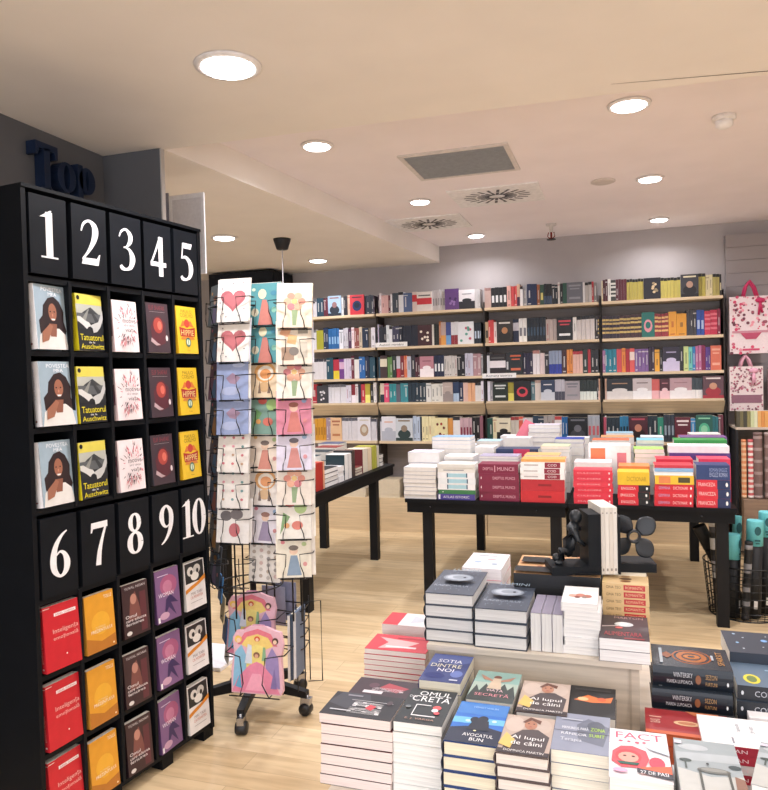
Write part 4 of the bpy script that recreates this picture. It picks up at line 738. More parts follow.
px_stack(437, 475, 464, F, [1.1, .8, 1.1, 1.1, 1.1, .9, .7], ['4a3f8c', '3c7a48', 'eeeef0', 'e8ecee', 'eeeef0', 'e4e2dc', 'dcdad4'], 'blue, green and white stack second from the left', marks=[[('r', .02, .1, .07, .9, 'f0f0f4'), ('t', 'ATLAS ISTORIC', .15, .3, .85, .7, 'e8e8f4')], [ln('dfe8d8', .1, .14)], WL, WL, WL, [ln('8a8a92')], []])
MK = [('t', 'DREPTUL MUNCII', .35, .35, .9, .65, 'dca8b4'), ('e', .06, .5, .012, .14, 'f0dce0')]
px_stack(478, 519, 464, F, [1, 1, 1, 1], ['7c1c3c']*4, 'maroon stack of thick volumes', marks=[MK, MK, MK, [('t', 'DREPTUL', .12, .35, .38, .65, 'dca8b4'), ('r', .41, .15, .43, .85, 'dca8b4'), ('t', 'MUNCII', .48, .3, .9, .7, 'dca8b4')]])
MW = [('r', .55, .05, .9, .95, '8c2438'), ('t', 'COD', .62, .3, .82, .7, 'f0e0e0'), ln('b8b0b0', .08, .4)]
px_stack(520, 565, 459, F, [2.1, 2, 1, 1, 1.1, .5], ['c62830', 'b82630', 'eeecec', 'f2f0f0', 'f2f0f0', 'e8a860'], 'red and white stack beside the maroon one', marks=[[ln('8c1820', .4, .7)], [ln('8c1820', .4, .7)], MW, MW, MW])
RK = [('t', 'VREAU SA REUSESC', .1, .35, .7, .65, 'f4c8c8'), ('e', .93, .5, .015, .16, 'f8f0f0')]
px_stack(573, 613, 470, F, [1]*6, ['d42c40', 'd83248', 'd42c40', 'dc3a4c', 'd83248', 'd8384a'], 'coral red paperback stack at the seam of the tables', marks=[[('t', 'CULEGERE', .1, .35, .7, .62, 'f0a8b0'), ('e', .92, .5, .02, .2, 'f4d8dc')]]*6)
RN = [('r', .0, 0, .36, 1, '17181c'), ('e', .1, .5, .03, .22, 'f4f4f4'), ('t', 'ENGLEZA', .45, .3, .9, .7, 'f8d0d0')]
def flip(mk): return [tuple([it[0], 1-it[3], it[2], 1-it[1], it[4], it[5]]) if it[0] == 'r' else it for it in mk]
px_stack(617, 650, 472, F, [1, 1, 1, 1.9], ['d42838', 'd42838', 'd42838', 'e4be2c'], 'stack of red black-ended volumes under a yellow one', marks=[[('r', .64, 0, 1, 1, '17181c'), ('e', .9, .5, .03, .22, 'f4f4f4'), ('t', 'ENGLEZA', .1, .3, .55, .7, 'f8d0d0')]]*3+[[('t', 'DICTIONAR', .3, .3, .9, .65, 'b08a20')]])
px_stack(654, 694, 465, F, [1, 1, 1, 1.2, .5, .5, .4], ['d42838', 'd42838', 'd42838', 'e8c034', 'eef0f0', '8ab4dc', 'c83444'], 'stack of three red volumes, yellow and blue on top', marks=[[('t', 'GERMANA', .1, .3, .4, .7, 'b8a0c8'), ('t', 'DICTIONAR', .48, .3, .85, .7, 'f8c8c8'), ('e', .93, .5, .02, .2, 'f4f4f4')]]*3+[[('r', .1, .1, .4, .9, 'e08850'), ('r', .6, .2, .9, .8, '4a4420')]])
px_stack(696, 731, 465, F, [1, 1, 1, 1.6], ['d42838', 'd42838', 'd42838', '263c70'], 'stack of red blue-ended volumes at the tables right corner', marks=[[('r', .62, 0, 1, 1, '1c2c58'), ('e', .9, .5, .035, .24, 'f4f4f4'), ('t', 'FRANCEZA', .06, .3, .56, .7, 'f8d0d0')]]*3+[[('t', 'ENGLEZ ROMAN', .4, .2, .92, .5, 'a8b4d4'), ('t', 'ROMAN ENGLEZ', .4, .55, .92, .8, '8c9cc8')]])
rows = [
 (5.05, [(408,440,452,[3,3],['b8b4bc','e2deee'],'two thick lavender volumes behind the white corner stack','P'), (444,474,456,[3,2,1],['e8e4e0','d8d4cc','ece8e4'],'cream stack behind the blue and green one','P'), (478,518,456,[3,3,1],['c8c0d4','d6d0de','a8a0b8'],'lavender magazine stack behind the maroon one','P'), (524,560,455,[3,2,1],['eceaf0','f0eeee','e8b070'],'white stack topped orange behind the red one','P'), (574,612,462,[3,3],['f0e8ea','f4eef0'],'pale pink stack behind the coral paperbacks','P'), (618,650,466,[3,2,1],['e0783c','ecd8b0','e88848'],'orange stack behind the yellow-topped one','S'), (655,693,459,[3,2,2,1],['e8e4ee','c4d0e4','d03048','d42c44'],'white, blue and red stack behind the three red volumes','S'), (698,731,459,[3,2,1],['c42448','d83858','d83858'],'crimson stack behind the blue-ended volumes','S')]),
 (5.27, [(432,471,437,[3,3,1.5,1.2],['e8e6e4','dfe4e8','e4e8ec','8cb0cc'],'tall light blue topped stack left of centre','P'), (474,494,447,[3,2],['e8ecf0','f0f2f4'],'small white stack behind the lavender magazines','P'), (495,538,449,[3,1,2],['e6e4e4','e8e6e6','27385c'],'stack topped by a navy and crimson spine','S'), (541,570,446,[3,3,1],['d4dcc0','dde2c4','cfdcb0'],'pale green stack behind the white one','P'), (588,631,445,[3,5],['e8e6e6','f2efee'],'white stack with orange pictures on its spine','S'), (634,665,449,[3,2,1.2],['f0e8d8','c8dc80','a8d468'],'light green stack behind the yellow volume','P'), (650,664,455,[2,1],['2c9a68','2aa470'],'emerald green slim stack near the centre of right table','P'), (668,730,446,[3,1.2,1,1,1],['d84868','c8364c','f0eef0','5c3c84','f2f0f2'],'wide stack of pink, purple and white books','S')]),
 (5.52, [(476,500,441,[3,2,2],['e8e8ec','d8dce4','b4d4e6'],'light blue stack seen over the maroon volumes','P'), (504,530,438,[3,2],['d4d4dc','dcdce2'],'pale grey stack in front of the lavender pile','P'), (554,584,439,[3,2,1],['eceef4','f0f0f4','2c48a4'],'white stack under a royal blue cover','P'), (592,630,440,[3,2,1],['e8e4dc','dcd4c4','d8704c'],'stack topped with a coral edge on the right table','P'), (636,664,440,[3,2,1],['e8ecec','eef2f2','7cc4dc'],'white stack under an aqua cover','P'), (674,728,440,[3,1,1],['d8dccc','3c9448','3a9a4c'],'wide stack under a bright green spine','S')]),
 (5.80, [(470,498,445,[2,1],['c8d4e0','dce4ec'],'low pale blue stack deep on the left table','P'), (528,560,425,[2,2,2,2,2,1.5],['d0c8d6','dcd4e0','cfc6d8','ddd6e2','d2cadc','d8d0dc'],'tall lavender magazine pile near the bookcase','P'), (600,634,437,[2,1],['e4dcd4','e0a070'],'cream stack topped orange deep on the right table','P'), (640,664,437,[2,1],['e8ecf0','d8e4ec'],'white stack deep behind the green one','P'), (680,728,437,[2,1,1],['ece8ee','f0ecf2','7c5a94'],'wide stack under a purple spine near the bookcase','S')]),
 (6.12, [(500,524,436,[2,1],['e0dce0','ecebef'],'farthest small white stack on the left table','P'), (566,590,438,[2,1],['e8e4e4','f0eeee'],'farthest white stack near the table seam','P'), (606,634,433,[2,1],['d8d8dc','9cc4d8'],'farthest pale blue stack on the right table','P'), (690,722,434,[2,1],['e8e0d8','f0ece8'],'farthest cream stack on the right table','P')])]
for Y, lst in rows:
    for (a, b, t, ts, cs, lab, mode) in lst:
        if lab.startswith('emerald'): continue
        mk = None
        if 'navy and crimson' in lab: mk = [None, None, [('r', .42, 0, .8, 1, 'c8345c')]]
        if 'orange pictures' in lab: mk = [None, [('r', .05, .15, .4, .9, 'e8794c'), ('r', .68, .15, .9, .75, 'd8808c')]]
        if mode == 'P':   # thinner books, cover edges a little darker than the pages
            ts, cs = [x/2 for x in ts for _ in (0, 1)], [c_ for c in cs for c_ in ('b0b2bc', c)]
        px_stack(a, b, t, Y, ts, cs, lab, mode, marks=mk, w_=.19)
# leaning pink booklet against the lavender pile
p = ony(521, 437, 5.84); me = simple_book(.13, .19, .006, 'cf6a7c')
b = link('book', me); b.matrix_world = TR(p.x-.06, 5.86, p.z-.02, 0, R(70)) @ Matrix.Rotation(R(-28), 4, 'Z'); 
tag(b, 'pink booklet leaning on the tall lavender magazine pile', 'book', 'book stacks on the long tables')
# ------------------------------------------------------------------ left table
def lt_edge(px, py=470): return onx(px, py, LX-.012).y
gL = 'books along the edge of the left table'
def lt_up(px0, px1, edge, cover, h, lab, dp=.16, n=1):
    y0, y1 = lt_edge(px0), lt_edge(px1); t = (y1-y0)/n-.002
    for k in range(n):
        a = MB(edge); xx = LX-.03-.012*((y0-4.6)/1.4)
        a.box(-dp, 0, 0, t, 0, h, cover); a.box(0, .0012, .0015, t-.0015, .001, h-.001, edge); a.box(-dp, 0, .0012, t-.0012, h, h+.0012, edge)
        tag(a.build('book', PRINT, None, Matrix.Translation((xx, y0+k*(t+.002), LT+.0005))), lab+('' if n == 1 else ', '+ordn(k)+' of its run'), 'book', gL)
def lt_stack(px0, px1, n, t, edge, cover, lab, dp=.2):
    y0, y1 = lt_edge(px0), lt_edge(px1); z = LT+.0005
    for k in range(n):
        a = MB(edge); L_ = y1-y0-.006; a.box(-dp, -.001, .001, L_-.001, .002, t-.002, edge); a.box(-dp, 0, 0, L_, 0, .002, cover); a.box(-dp, 0, 0, L_, t-.002, t, cover)
        tag(a.build('book', PRINT, None, Matrix.Translation((LX-.035-.004*(k % 2), y0+.003, z))), '%s, %s from the bottom' % (lab, ordn(k)), 'book', gL); z += t+.0005
lt_up(308, 313, 'e4e2e0', 'dcdad6', .17, 'white-edged upright book nearest the rack cards')
lt_up(313.5, 317, 'd8d4ce', '14161c', .19, 'black upright book with a cream edge')
lt_up(317.5, 325, 'b03028', '15171c', .2, 'red-spined dark upright book near the card rack')
lt_up(325.2, 327, 'e0a080', '3a2420', .2, 'thin orange-edged upright book next to the red spine')
lt_stack(328, 341, 4, .033, 'eeecea', '1c2026', 'white-edged black book in the low edge stack')
lt_stack(341.5, 347, 3, .04, 'f0eeec', 'dcdcde', 'white book in the small stack beside the black-covered one')
lt_up(347.5, 351, 'f0eeea', '1c343c', .2, 'white-edged dark teal upright book')
lt_up(351.2, 354.5, 'e8e4e0', '2c4850', .2, 'pale-edged teal upright book')
lt_up(355, 358, '4a3c38', '22282c', .215, 'dark brown upright book by the middle of the table edge')
lt_stack(359, 365, 3, .022, 'e4dcc8', '7a3a34', 'cream-edged reddish book in the stack under the red top')
lt_up(366, 371, 'e8dec8', '6c2c30', .2, 'cream-edged upright book with a dark red cover')
lt_up(371.3, 375, 'ead8b8', 'c8b090', .195, 'cream upright book left of the olive one')
lt_up(375.4, 380, 'b8b848', 'a8a440', .2, 'olive yellow upright books near the far table corner', n=2)
lt_up(380.3, 382.5, 'd8d0c0', '9aa07a', .19, 'pale upright book by the far table corner')
lt_stack(383.2, 386, 3, .035, 'ece8e0', '2a2c30', 'small white-edged book at the far table corner')
# the row behind, lying higher
for (y0, x0, w_, z, c, lab) in [(4.75, -2.52, .26, .99, '1d2430', 'dark navy cover'), (5.1, -2.52, .24, 1.0, '24404a', 'dark teal cover'), (5.4, -2.52, .24, 1.01, '17323c', 'deep green-blue cover'), (5.66, -2.5, .2, 1.02, '8c2c2c', 'red cover'),
                                (4.9, -2.74, .2, 1.01, '5a6a84', 'slate cover'), (5.25, -2.76, .22, 1.03, 'c8c848', 'yellow cover'), (5.55, -2.76, .22, 1.05, 'd4cc50', 'second yellow cover'), (5.9, -2.57, .2, 1.03, '4a5a80', 'blue-grey cover')]:
    n = 3; t = (z-LT)/n-.0005
    for k in range(n):
        me = simple_book(w_, .2, t, c, c, 'e4e0d8')
        b = link('book', me); b.matrix_world = TR(x0+.003*k, y0, LT+.0005+k*(t+.0005), R(.5*k))
        tag(b, '%s book, %s in the back row of the left table' % (lab, ['lowest', 'middle', 'topmost'][k]), 'book', 'back row on the left table')
# ================================================================== POSTER BIN
BCX, BCY = .76, 5.20
bin_ = empty('wire_bin', (BCX, BCY, 0), 'round black wire bin on the floor beside the table leg holding teal-capped tubes', 'bin')
a = MB('17181a'); r0, r1, hb = .215, .25, .34
for k in range(8):
    z = .004+hb*k/7; r = r0+(r1-r0)*k/7; a.tube([(r*math.cos(t), r*math.sin(t), z) for t in [2*math.pi*j/28 for j in range(28)]], .0028 if k not in (0, 7) else .005, 5, closed=True)
for k in range(32):
    c, s = math.cos(2*math.pi*k/32), math.sin(2*math.pi*k/32); a.tube([(r0*c, r0*s, .004), (r1*c, r1*s, hb)], .0022, 4)
a.build('wire_mesh', WIRE, bin_)
a = MB('17181a')
for k in range(-4, 5):
    y = .045*k; L_ = math.sqrt(max(0, r0*r0-y*y)); a.tube([(-L_, y, .006), (L_, y, .006)], .0025, 4)
a.build('bin_bottom', WIRE, bin_)
def poster_tube(x, y, z0, L_, r, tilt, az, lab, teal=True, pat=False, cap=.16):
    M = Matrix.Translation((x, y, z0)) @ Matrix.Rotation(R(az), 4, 'Z') @ Matrix.Rotation(R(tilt), 4, 'Y')
    o = empty('poster_tube', M, lab, 'poster tube', 'poster tubes in the wire bin')
    a = MB('17191c')
    if pat:
        rs = random.Random(int(x*100))
        for j in range(16):
            a.lathe([(r, (L_-cap)*j/16), (r, (L_-cap)*(j+1)/16)], n=14, col=rs.choice(['17191c', '17191c', '2a2a2e', '8c8c90', '17191c', '4a4a50', 'c4c4c4']), cap=(j in (0, 15)))
    else: a.lathe([(r, 0), (r, L_-cap)], n=16)
    art(a, [('r', 0, 0, 1, 1, 'e8e8e8')] if not pat else [], lambda u, v, l: ((u-.5)*.022, -r-.0008, .06+v*.05))
    a.build('tube_body', CARD, o)
    c = MB('68c2c8' if teal else '1b1c1f'); c.lathe([(r*1.04, L_-cap), (r*1.04, L_-.006), (r*.98, L_)], n=18); 
    if teal: art(c, [('e', .5, .62, .36, .18, '1c5a60'), ('r', .2, .2, .8, .27, '1c5a60'), ('r', .28, .1, .72, .15, '1c5a60')], lambda u, v, l: ((u-.5)*.055, -r*1.07-.0006*l, L_-cap+v*cap))
    c.build('cap', CARD, o)
poster_tube(.665, 5.07, .012, .53, .046, 2, 60, 'teal-capped black tube, shortest and nearest the table leg')
poster_tube(.79, 5.10, .012, .62, .048, 2, 10, 'taller teal-capped black tube in the middle of the bin')
poster_tube(.885, 5.20, .012, .66, .048, 1, 0, 'tallest teal-capped black tube at the right of the bin')
poster_tube(.745, 5.26, .03, .58, .042, -26, 0, 'black tube without teal cap leaning out to the left', teal=False)
poster_tube(.60, 5.15, .012, .62, .028, -3, 0, 'slim black and grey patterned roll at the bin left side', teal=False, pat=True, cap=.02)
poster_tube(.735, 5.02, .012, .5, .024, 3, 0, 'slim patterned roll between two teal-capped tubes', teal=False, pat=True, cap=.02)
poster_tube(.72, 5.33, .012, .6, .028, 2, 20, 'teal-capped slim tube behind the table leg', cap=.2)
#PART5
# ================================================================== FOREGROUND DISPLAY
ZP, ZS = .45, .70
o = empty('display_plinth', (-.79, 1.66, 0), 'low pale grey-beige plinth in the foreground carrying the front book stacks', 'plinth', 'stepped display plinths')
a = MB('cfc4b4'); a.box(0, 1.79, 0, 1.34, .02, ZP-.02); a.build('body', OAK, o); MB('d6ccbd').box(-.005, 1.795, -.005, 1.345, ZP-.02, ZP).build('top_panel', OAK, o)
PX0, PX1 = onz(428, 644, ZS).x, onz(641, 667, ZS).x; PY = 2.335
o = empty('display_plinth', (PX0, PY, ZP), 'raised beige box step on the foreground display carrying hardcovers and bookends', 'plinth', 'stepped display plinths')
pw = PX1-PX0
MB('cfc3b2').box(.004, pw-.004, .004, .62, .0005, ZS-ZP-.018).build('body', OAK, o)
MB('b9ad9c').box(.0, .02, -.0, .004, .0005, ZS-ZP-.018).build('edge_strip', OAK, o)
MB('b9ad9c').box(pw-.035, pw-.028, .0, .0039, .0005, ZS-ZP-.018).build('edge_strip', OAK, o)
MB('d3c8b8').box(-.004, pw+.004, -.010, .625, ZS-ZP-.018, ZS-ZP).build('top_panel', OAK, o)
# a stack of full books (cover + pages)
def fstack(X, Y, z0, ztop, w_, h_, n, key, col, label, group, front=(), sart=(), spine=None, pages='e9e4da', hard=False, mode='tail', rz=0.0, seed=0, dj=.003, m=None, cols=None, slide=None, topname=None):
    """mode: tail = tail edge to the viewer, fore = fore-edge to the viewer, spine = spine to the viewer"""
    rs = random.Random(seed+int(X*977)); t = (ztop-z0)/n-.0005; z = z0+.0004; out = []
    for k in range(n):
        c = cols[k % len(cols)] if cols and k < n-1 else col; sp = None if (cols and k < n-1) else spine
        top = k == n-1
        me = book_meshes(key+('top' if top else 'low'+str(k % 3)+(c if cols else '')), w_, h_, t, c, sp or (spine if not cols else c), pages, hard, front if top else (), sart if (mode == 'spine' or top) else (), m)
        jx, jy = rs.uniform(-dj, dj), rs.uniform(0, dj*2); r = rz+R(rs.uniform(-.8, .8))
        if slide and not top: jy += slide*(n-1-k)
        if mode == 'tail': M = TR(X+jx+(.007 if hard else 0), Y+jy, z, r)
        elif mode == 'fore': M = TR(X+jx, Y+w_+jy, z, R(-90)+r)
        else: M = TR(X+h_+jx, Y+jy+(.007 if hard else 0), z, R(90)+r)
        pos = 'topmost' if top else 'lowest' if k == 0 else ordn(k)+' up'
        b = add_book(me, M, (topname or label) if n == 1 else '%s, %s' % (label, pos), group); z += t+.0005; out.append(b)
    return z
G = 'front row book piles on the low plinth'
def bw(c1='e8e8e8'): return c1
DARK = [('r', 0, 0, 1, 1, '1e2028'), ('p', [(0,.1),(.5,.0),(.7,.3),(.4,.6),(0,.5)], '3a3c46'), ('t', 'NOPTI', .62, .34, .84, .8, 'e4e2e2'), ('t', 'ALBE', .36, .36, .56, .78, 'eceaea'), ('r', .30, .30, .32, .9, 'b8b6b6'), ('p', [(.44,.6),(.62,.56),(.7,.66),(.5,.7)], 'c8404c'), ('r', .1, .2, .16, .42, '8a8a92'), ('e', .3, .85, .1, .04, '4a3c44'), ('r', .78, .1, .82, .4, 'c8c8cc')]
q = onz(318, 715, .65); fstack(q.x, 1.86, ZP, .652, .145, .212, 7, 'dark', '20222a', 'dark book with pinkish page edges in the leftmost front pile', G, DARK, pages='ecdcd6', mode='fore', seed=1, cols=['20222a', '5a1c24'])
DB2 = [('r', 0, 0, 1, 1, '3a2a34'), ('p', [(.2,.5),(.5,.4),(.7,.7),(.4,.85)], 'a8404c'), ('t', 'NOAPTEA', .5, .3, .68, .8, 'd8ccd0'), ('e', .4, .3, .14, .08, '5a3c4a'), ('r', .7, .2, .85, .5, 'e0d8dc')]
q = onz(346, 694, .65); fstack(q.x, 2.012, ZP, .645, .125, .205, 7, 'dark2', '30242e', 'dark reddish book in the pile behind the leftmost front pile', G, DB2, pages='ecdcd6', mode='fore', seed=2, cols=['20222a', '5a1c24'])
OMUL = [('r', 0, 0, 1, 1, '20282c'), ('t', 'OMUL', .22, .80, .92, .93, 'f0f0f0'), ('t', 'DIN', .04, .72, .2, .78, 'd8d8d8'), ('t', 'CRETA', .12, .62, .94, .78, 'f0f0f0'), ('r', .28, .2, .78, .225, 'e8e8e8'), ('r', .28, .2, .3, .52, 'e8e8e8'), ('r', .28, .5, .6, .52, 'e8e8e8'), ('e', .74, .46, .09, .06, 'e05a5a'), ('e', .72, .38, .07, .05, 'e8e8e8'), ('e', .78, .31, .06, .04, 'd84c54'), ('t', 'E. J. VARGA', .2, .07, .8, .13, 'b8907c'), ('e', .14, .42, .06, .04, '6a7074')]
q = onz(389, 720, .65); fstack(-.612, 1.868, ZP, .652, .138, .218, 7, 'omul', '22292e', 'white-edged book of the pile titled OMUL DIN CRETA', G, OMUL, pages='f1efea', mode='tail', seed=3, cols=['e8e8e4', 'dcdcd8'])
SOT = [('r', 0, 0, 1, 1, '3f4a7c'), ('p', [(0,.5),(.3,.7),(.7,.62),(1,.75),(1,1),(0,1)], '58669c'), ('e', .3, .2, .25, .1, '2c3670'), ('e', .8, .3, .15, .12, '6a7ab4'), ('t', 'SOTIA', .2, .68, .8, .80, 'eeeef4'), ('t', 'DINTRE', .08, .50, .84, .62, 'e8e4c8'), ('t', 'NOI', .3, .34, .7, .46, 'eeeef4'), ('r', .7, .06, .9, .1, 'c8ccdc')]
fstack(-.602, 2.105, ZP, .672, .13, .215, 6, 'sotia', '3a4684', 'blue-violet covered book of the pile titled SOTIA DINTRE NOI', G, SOT, pages='e2dcc8', mode='tail', seed=4)
AVO = [('r', 0, 0, 1, 1, '2c6cc0'), ('r', 0, .7, 1, 1, '3f7cc4'), ('p', [(0,.45),(1,.48),(1,.62),(0,.6)], '6ab4e8'), ('e', .3, .52, .06, .03, 'bce0f4'), ('e', .8, .56, .05, .03, 'bce0f4'), ('p', [(0,0),(1,0),(1,.34),(.7,.40),(.3,.38),(0,.32)], '14203c'), ('e', .42, .55, .09, .07, '10182c'), ('e', .58, .58, .10, .08, '10182c'), ('p', [(.32,.3),(.76,.3),(.7,.54),(.4,.54)], '10182c'), ('t', 'AVOCATUL', .3, .15, .88, .22, 'f0f0f0'), ('t', 'BUN', .46, .05, .72, .12, 'f0f0f0'), ('t', 'WENDY WALSH', .3, .84, .8, .88, '9cc4ec'), ('e', .5, .28, .03, .015, 'e8e0b0')]
fstack(-.462, 1.805, ZP, .652, .14, .235, 5, 'avoc', '1c3c74', 'hardcover with dark jacket under the blue night-sky cover', G, AVO, spine='142038', pages='e9e0c6', hard=True, mode='tail', seed=5)
SEC = [('r', 0, 0, 1, 1, 'a8b8ac'), ('p', [(0,.6),(1,.62),(1,1),(0,1)], '8cb0a8'), ('p', [(.0,.1),(.1,.5),(.2,.3),(.3,.56),(.4,.4),(.6,.4),(.7,.6),(.8,.4),(.9,.55),(1,.2),(1,0),(0,0)], '3c4444'), ('e', .5, .8, .09, .06, '7a5044'), ('p', [(.34,.4),(.66,.4),(.58,.76),(.42,.76)], 'c8b49c'), ('p', [(.1,.86),(.4,.7),(.42,.64),(.2,.7)], 'b08470'), ('p', [(.9,.86),(.6,.7),(.6,.64),(.8,.7)], 'b08470'), ('t', 'VIAȚA', .35, .28, .72, .38, 'e8c8cc'), ('t', 'SECRETĂ', .14, .14, .88, .25, 'e49aa4')]
fstack(-.446, 2.052, ZP, .655, .137, .212, 6, 'secr', '5c6c68', 'book under the green cover with outstretched arms and skyline', G, SEC, pages='dad6cc', mode='tail', seed=6)
CAN = [('r', 0, 0, 1, 1, 'b8a598'), ('e', .22, .75, .2, .2, 'c4b3a7'), ('e', .8, .76, .16, .18, 'bfaea2'), ('p', [(.1,.1),(.9,.06),(.95,.5),(.7,.66),(.4,.62),(.15,.4)], '4c4244'), ('e', .54, .76, .13, .12, 'b07c64'), ('p', [(.36,.82),(.5,.97),(.74,.9),(.72,.8),(.54,.9),(.42,.8)], '6a463a'), ('e', .49, .79, .02, .012, '2a2020'), ('e', .6, .79, .02, .012, '2a2020'), ('e', .54, .71, .03, .01, 'a85a54'), ('p', [(.0,.2),(.25,.12),(.3,.34),(.1,.5)], 'd9b868'), ('r', 0, 0, 1, .1, '3a3034'), ('t', 'Al lupul', .22, .34, .86, .45, 'f4f2f0'), ('t', 'de câini', .24, .22, .84, .32, 'f4f2f0'), ('t', 'DOMNICA MARTIN', .14, .04, .9, .09, 'e8e4e0')]
fstack(-.318, 1.785, ZP, .650, .131, .212, 6, 'caniF', '54484a', 'book under the front one of two scarfed-person covers', G, CAN, pages='e6ddd4', hard=True, mode='tail', seed=7)
fstack(-.300, 2.012, ZP, .654, .140, .21, 6, 'caniB', '54484a', 'book under the rear one of two scarfed-person covers', G, CAN, pages='e4e0da', hard=True, mode='tail', seed=8)
GRY = [('r', 0, 0, 1, 1, '8c92a4'), ('p', [(.45,.3),(.9,.2),(1,.7),(.6,.9),(.4,.7)], '6a7080'), ('e', .75, .7, .16, .14, '565c6a'), ('r', 0, .5, 1, .51, '3c3f48'), ('t', 'MANUALUL PARĂ', .14, .56, .62, .65, 'eef0f4'), ('t', 'ZONA', .66, .56, .92, .65, 'b4dc4c'), ('t', 'RĂNILOR', .14, .40, .6, .48, 'eef0f4'), ('t', 'SUBIT', .64, .40, .92, .48, 'b4dc4c'), ('t', 'Terapia', .14, .22, .52, .32, 'd8dce4'), ('r', .1, .8, .5, .83, 'b8bcc8')]
fstack(-.183, 1.835, ZP, .652, .141, .208, 6, 'grey', '7c8294', 'book under the blue-grey cover with green letters', G, GRY, pages='ece7d8', mode='tail', seed=9)
BLK = [('r', 0, 0, 1, 1, '1b1b1e'), ('p', [(.1,.5),(.4,.7),(.7,.6),(.95,.7),(.9,.5),(.5,.45)], 'd8743c'), ('e', .3, .55, .12, .06, 'e8b888'), ('e', .7, .58, .1, .06, 'c85a34'), ('r', .1, .85, .9, .9, '3a3a3c')]
fstack(-.158, 2.062, ZP, .640, .13, .2, 6, 'blk', '1b1b1e', 'black book with orange flames behind the blue-grey cover', G, BLK, pages='dcd8d0', mode='tail', seed=10)
FAC = [('r', 0, 0, 1, 1, 'e4e0e2'), ('t', 'FACT', .12, .80, .92, .94, 'dc4a6c'), ('e', .2, .74, .04, .018, 'dc4a6c'), ('e', .34, .74, .03, .016, 'dc4a6c'), ('e', .48, .73, .04, .02, 'dc4a6c'), ('e', .6, .74, .03, .018, 'dc4a6c'), ('r', 0, .675, 1, .68, '9a9aa4'),
  ('p', [(.04,.3),(.06,.5),(.2,.62),(.4,.64),(.62,.56),(.66,.4),(.58,.22),(.2,.2)], 'e2505c'), ('e', .32, .42, .22, .14, 'c8404a'), ('e', .32, .40, .17, .10, 'e8a090'), ('e', .26, .42, .03, .015, '3a2020'), ('e', .4, .42, .03, .015, '3a2020'), ('p', [(.12,.3),(.5,.3),(.46,.25),(.18,.25)], '1c5a4c'), ('e', .78, .33, .13, .12, 'd83c54'), ('p', [(.5,.1),(1,.14),(1,.3),(.5,.22)], 'e8603c'), ('p', [(.45,.12),(1,.05),(1,.15),(.45,.2)], '2a2a34'), ('t', '27 DE PASI', .5, .1, .94, .16, 'f4f4f6'), ('p', [(.6,.66),(1,.6),(1,.5),(.7,.58)], 'c8d0d8'), ('e', .18, .12, .12, .04, 'e8a8c4')]
fstack(-.036, 1.742, ZP, .652, .142, .242, 6, 'fact', 'ece8ea', 'white book of the pile titled FACT with red flowers', G, FAC, pages='efece8', mode='tail', seed=11)
LAN = [('r', 0, 0, 1, 1, '98a2a5'), ('p', [(0,.6),(1,.64),(1,.78),(0,.74)], 'adb5b8'), ('e', .3, .85, .25, .06, 'b4bbbe'), ('p', [(0,0),(1,0),(1,.42),(.5,.36),(0,.46)], 'bcbdb8'), ('e', .14, .6, .1, .03, '3c4a48'), ('r', .12, .46, .15, .6, '4a5450'), ('e', .9, .56, .1, .035, '3c4a4c'), ('e', .56, .46, .26, .05, '6c6e6a'), ('e', .56, .47, .2, .03, '8c8e88'), ('r', .32, 0, .36, .46, '50524c'), ('r', .76, 0, .8, .46, '50524c'), ('p', [(.82,0),(1,0),(1,.36),(.86,.4)], '8a6654'), ('e', .48, .56, .025, .015, '2a2e30'), ('r', .0, .88, .12, .94, 'd8d0dc')]
fstack(.116, 1.70, ZP, .655, .142, .27, 4, 'land', 'b8bcbc', 'book under the grey desert cover with a round table', G, LAN, pages='f4f2f0', mode='tail', seed=12, slide=.028)
fstack(.268, 1.79, ZP, .655, .142, .22, 4, 'land', 'b8bcbc', 'tilted book at the lower right with grey desert cover', G, LAN, pages='f4f2f0', mode='tail', seed=13, rz=R(-14), slide=.006)
WR = [('r', .1, .7, .3, .72, '8a8a94'), ('t', 'rapsodie', .5, .6, .8, .66, '9aa0a8'), ('t', 'de vara', .5, .48, .75, .54, '9aa0a8')]
fstack(.20, 2.075, ZP, .60, .17, .27, 6, 'wred', 'f2f0f0', 'white book with crimson spine in the right-hand pile', G, WR, spine='a8283c', pages='ece8e4', mode='spine', seed=14, cols=['b02c40', 'e8e4e4'], sart=[('t', 'ROMAN', .1, .3, .4, .7, 'f0d8dc')])
fstack(.34, 2.262, ZP, .60, .045, .2, 5, 'wpl', 'f4f2f2', 'plain white book behind the crimson-spined ones', G, [('r', .2, .6, .6, .63, 'b8b8c0')], pages='f0ece8', mode='spine', seed=15, cols=['e8a068', 'f0eeee'])
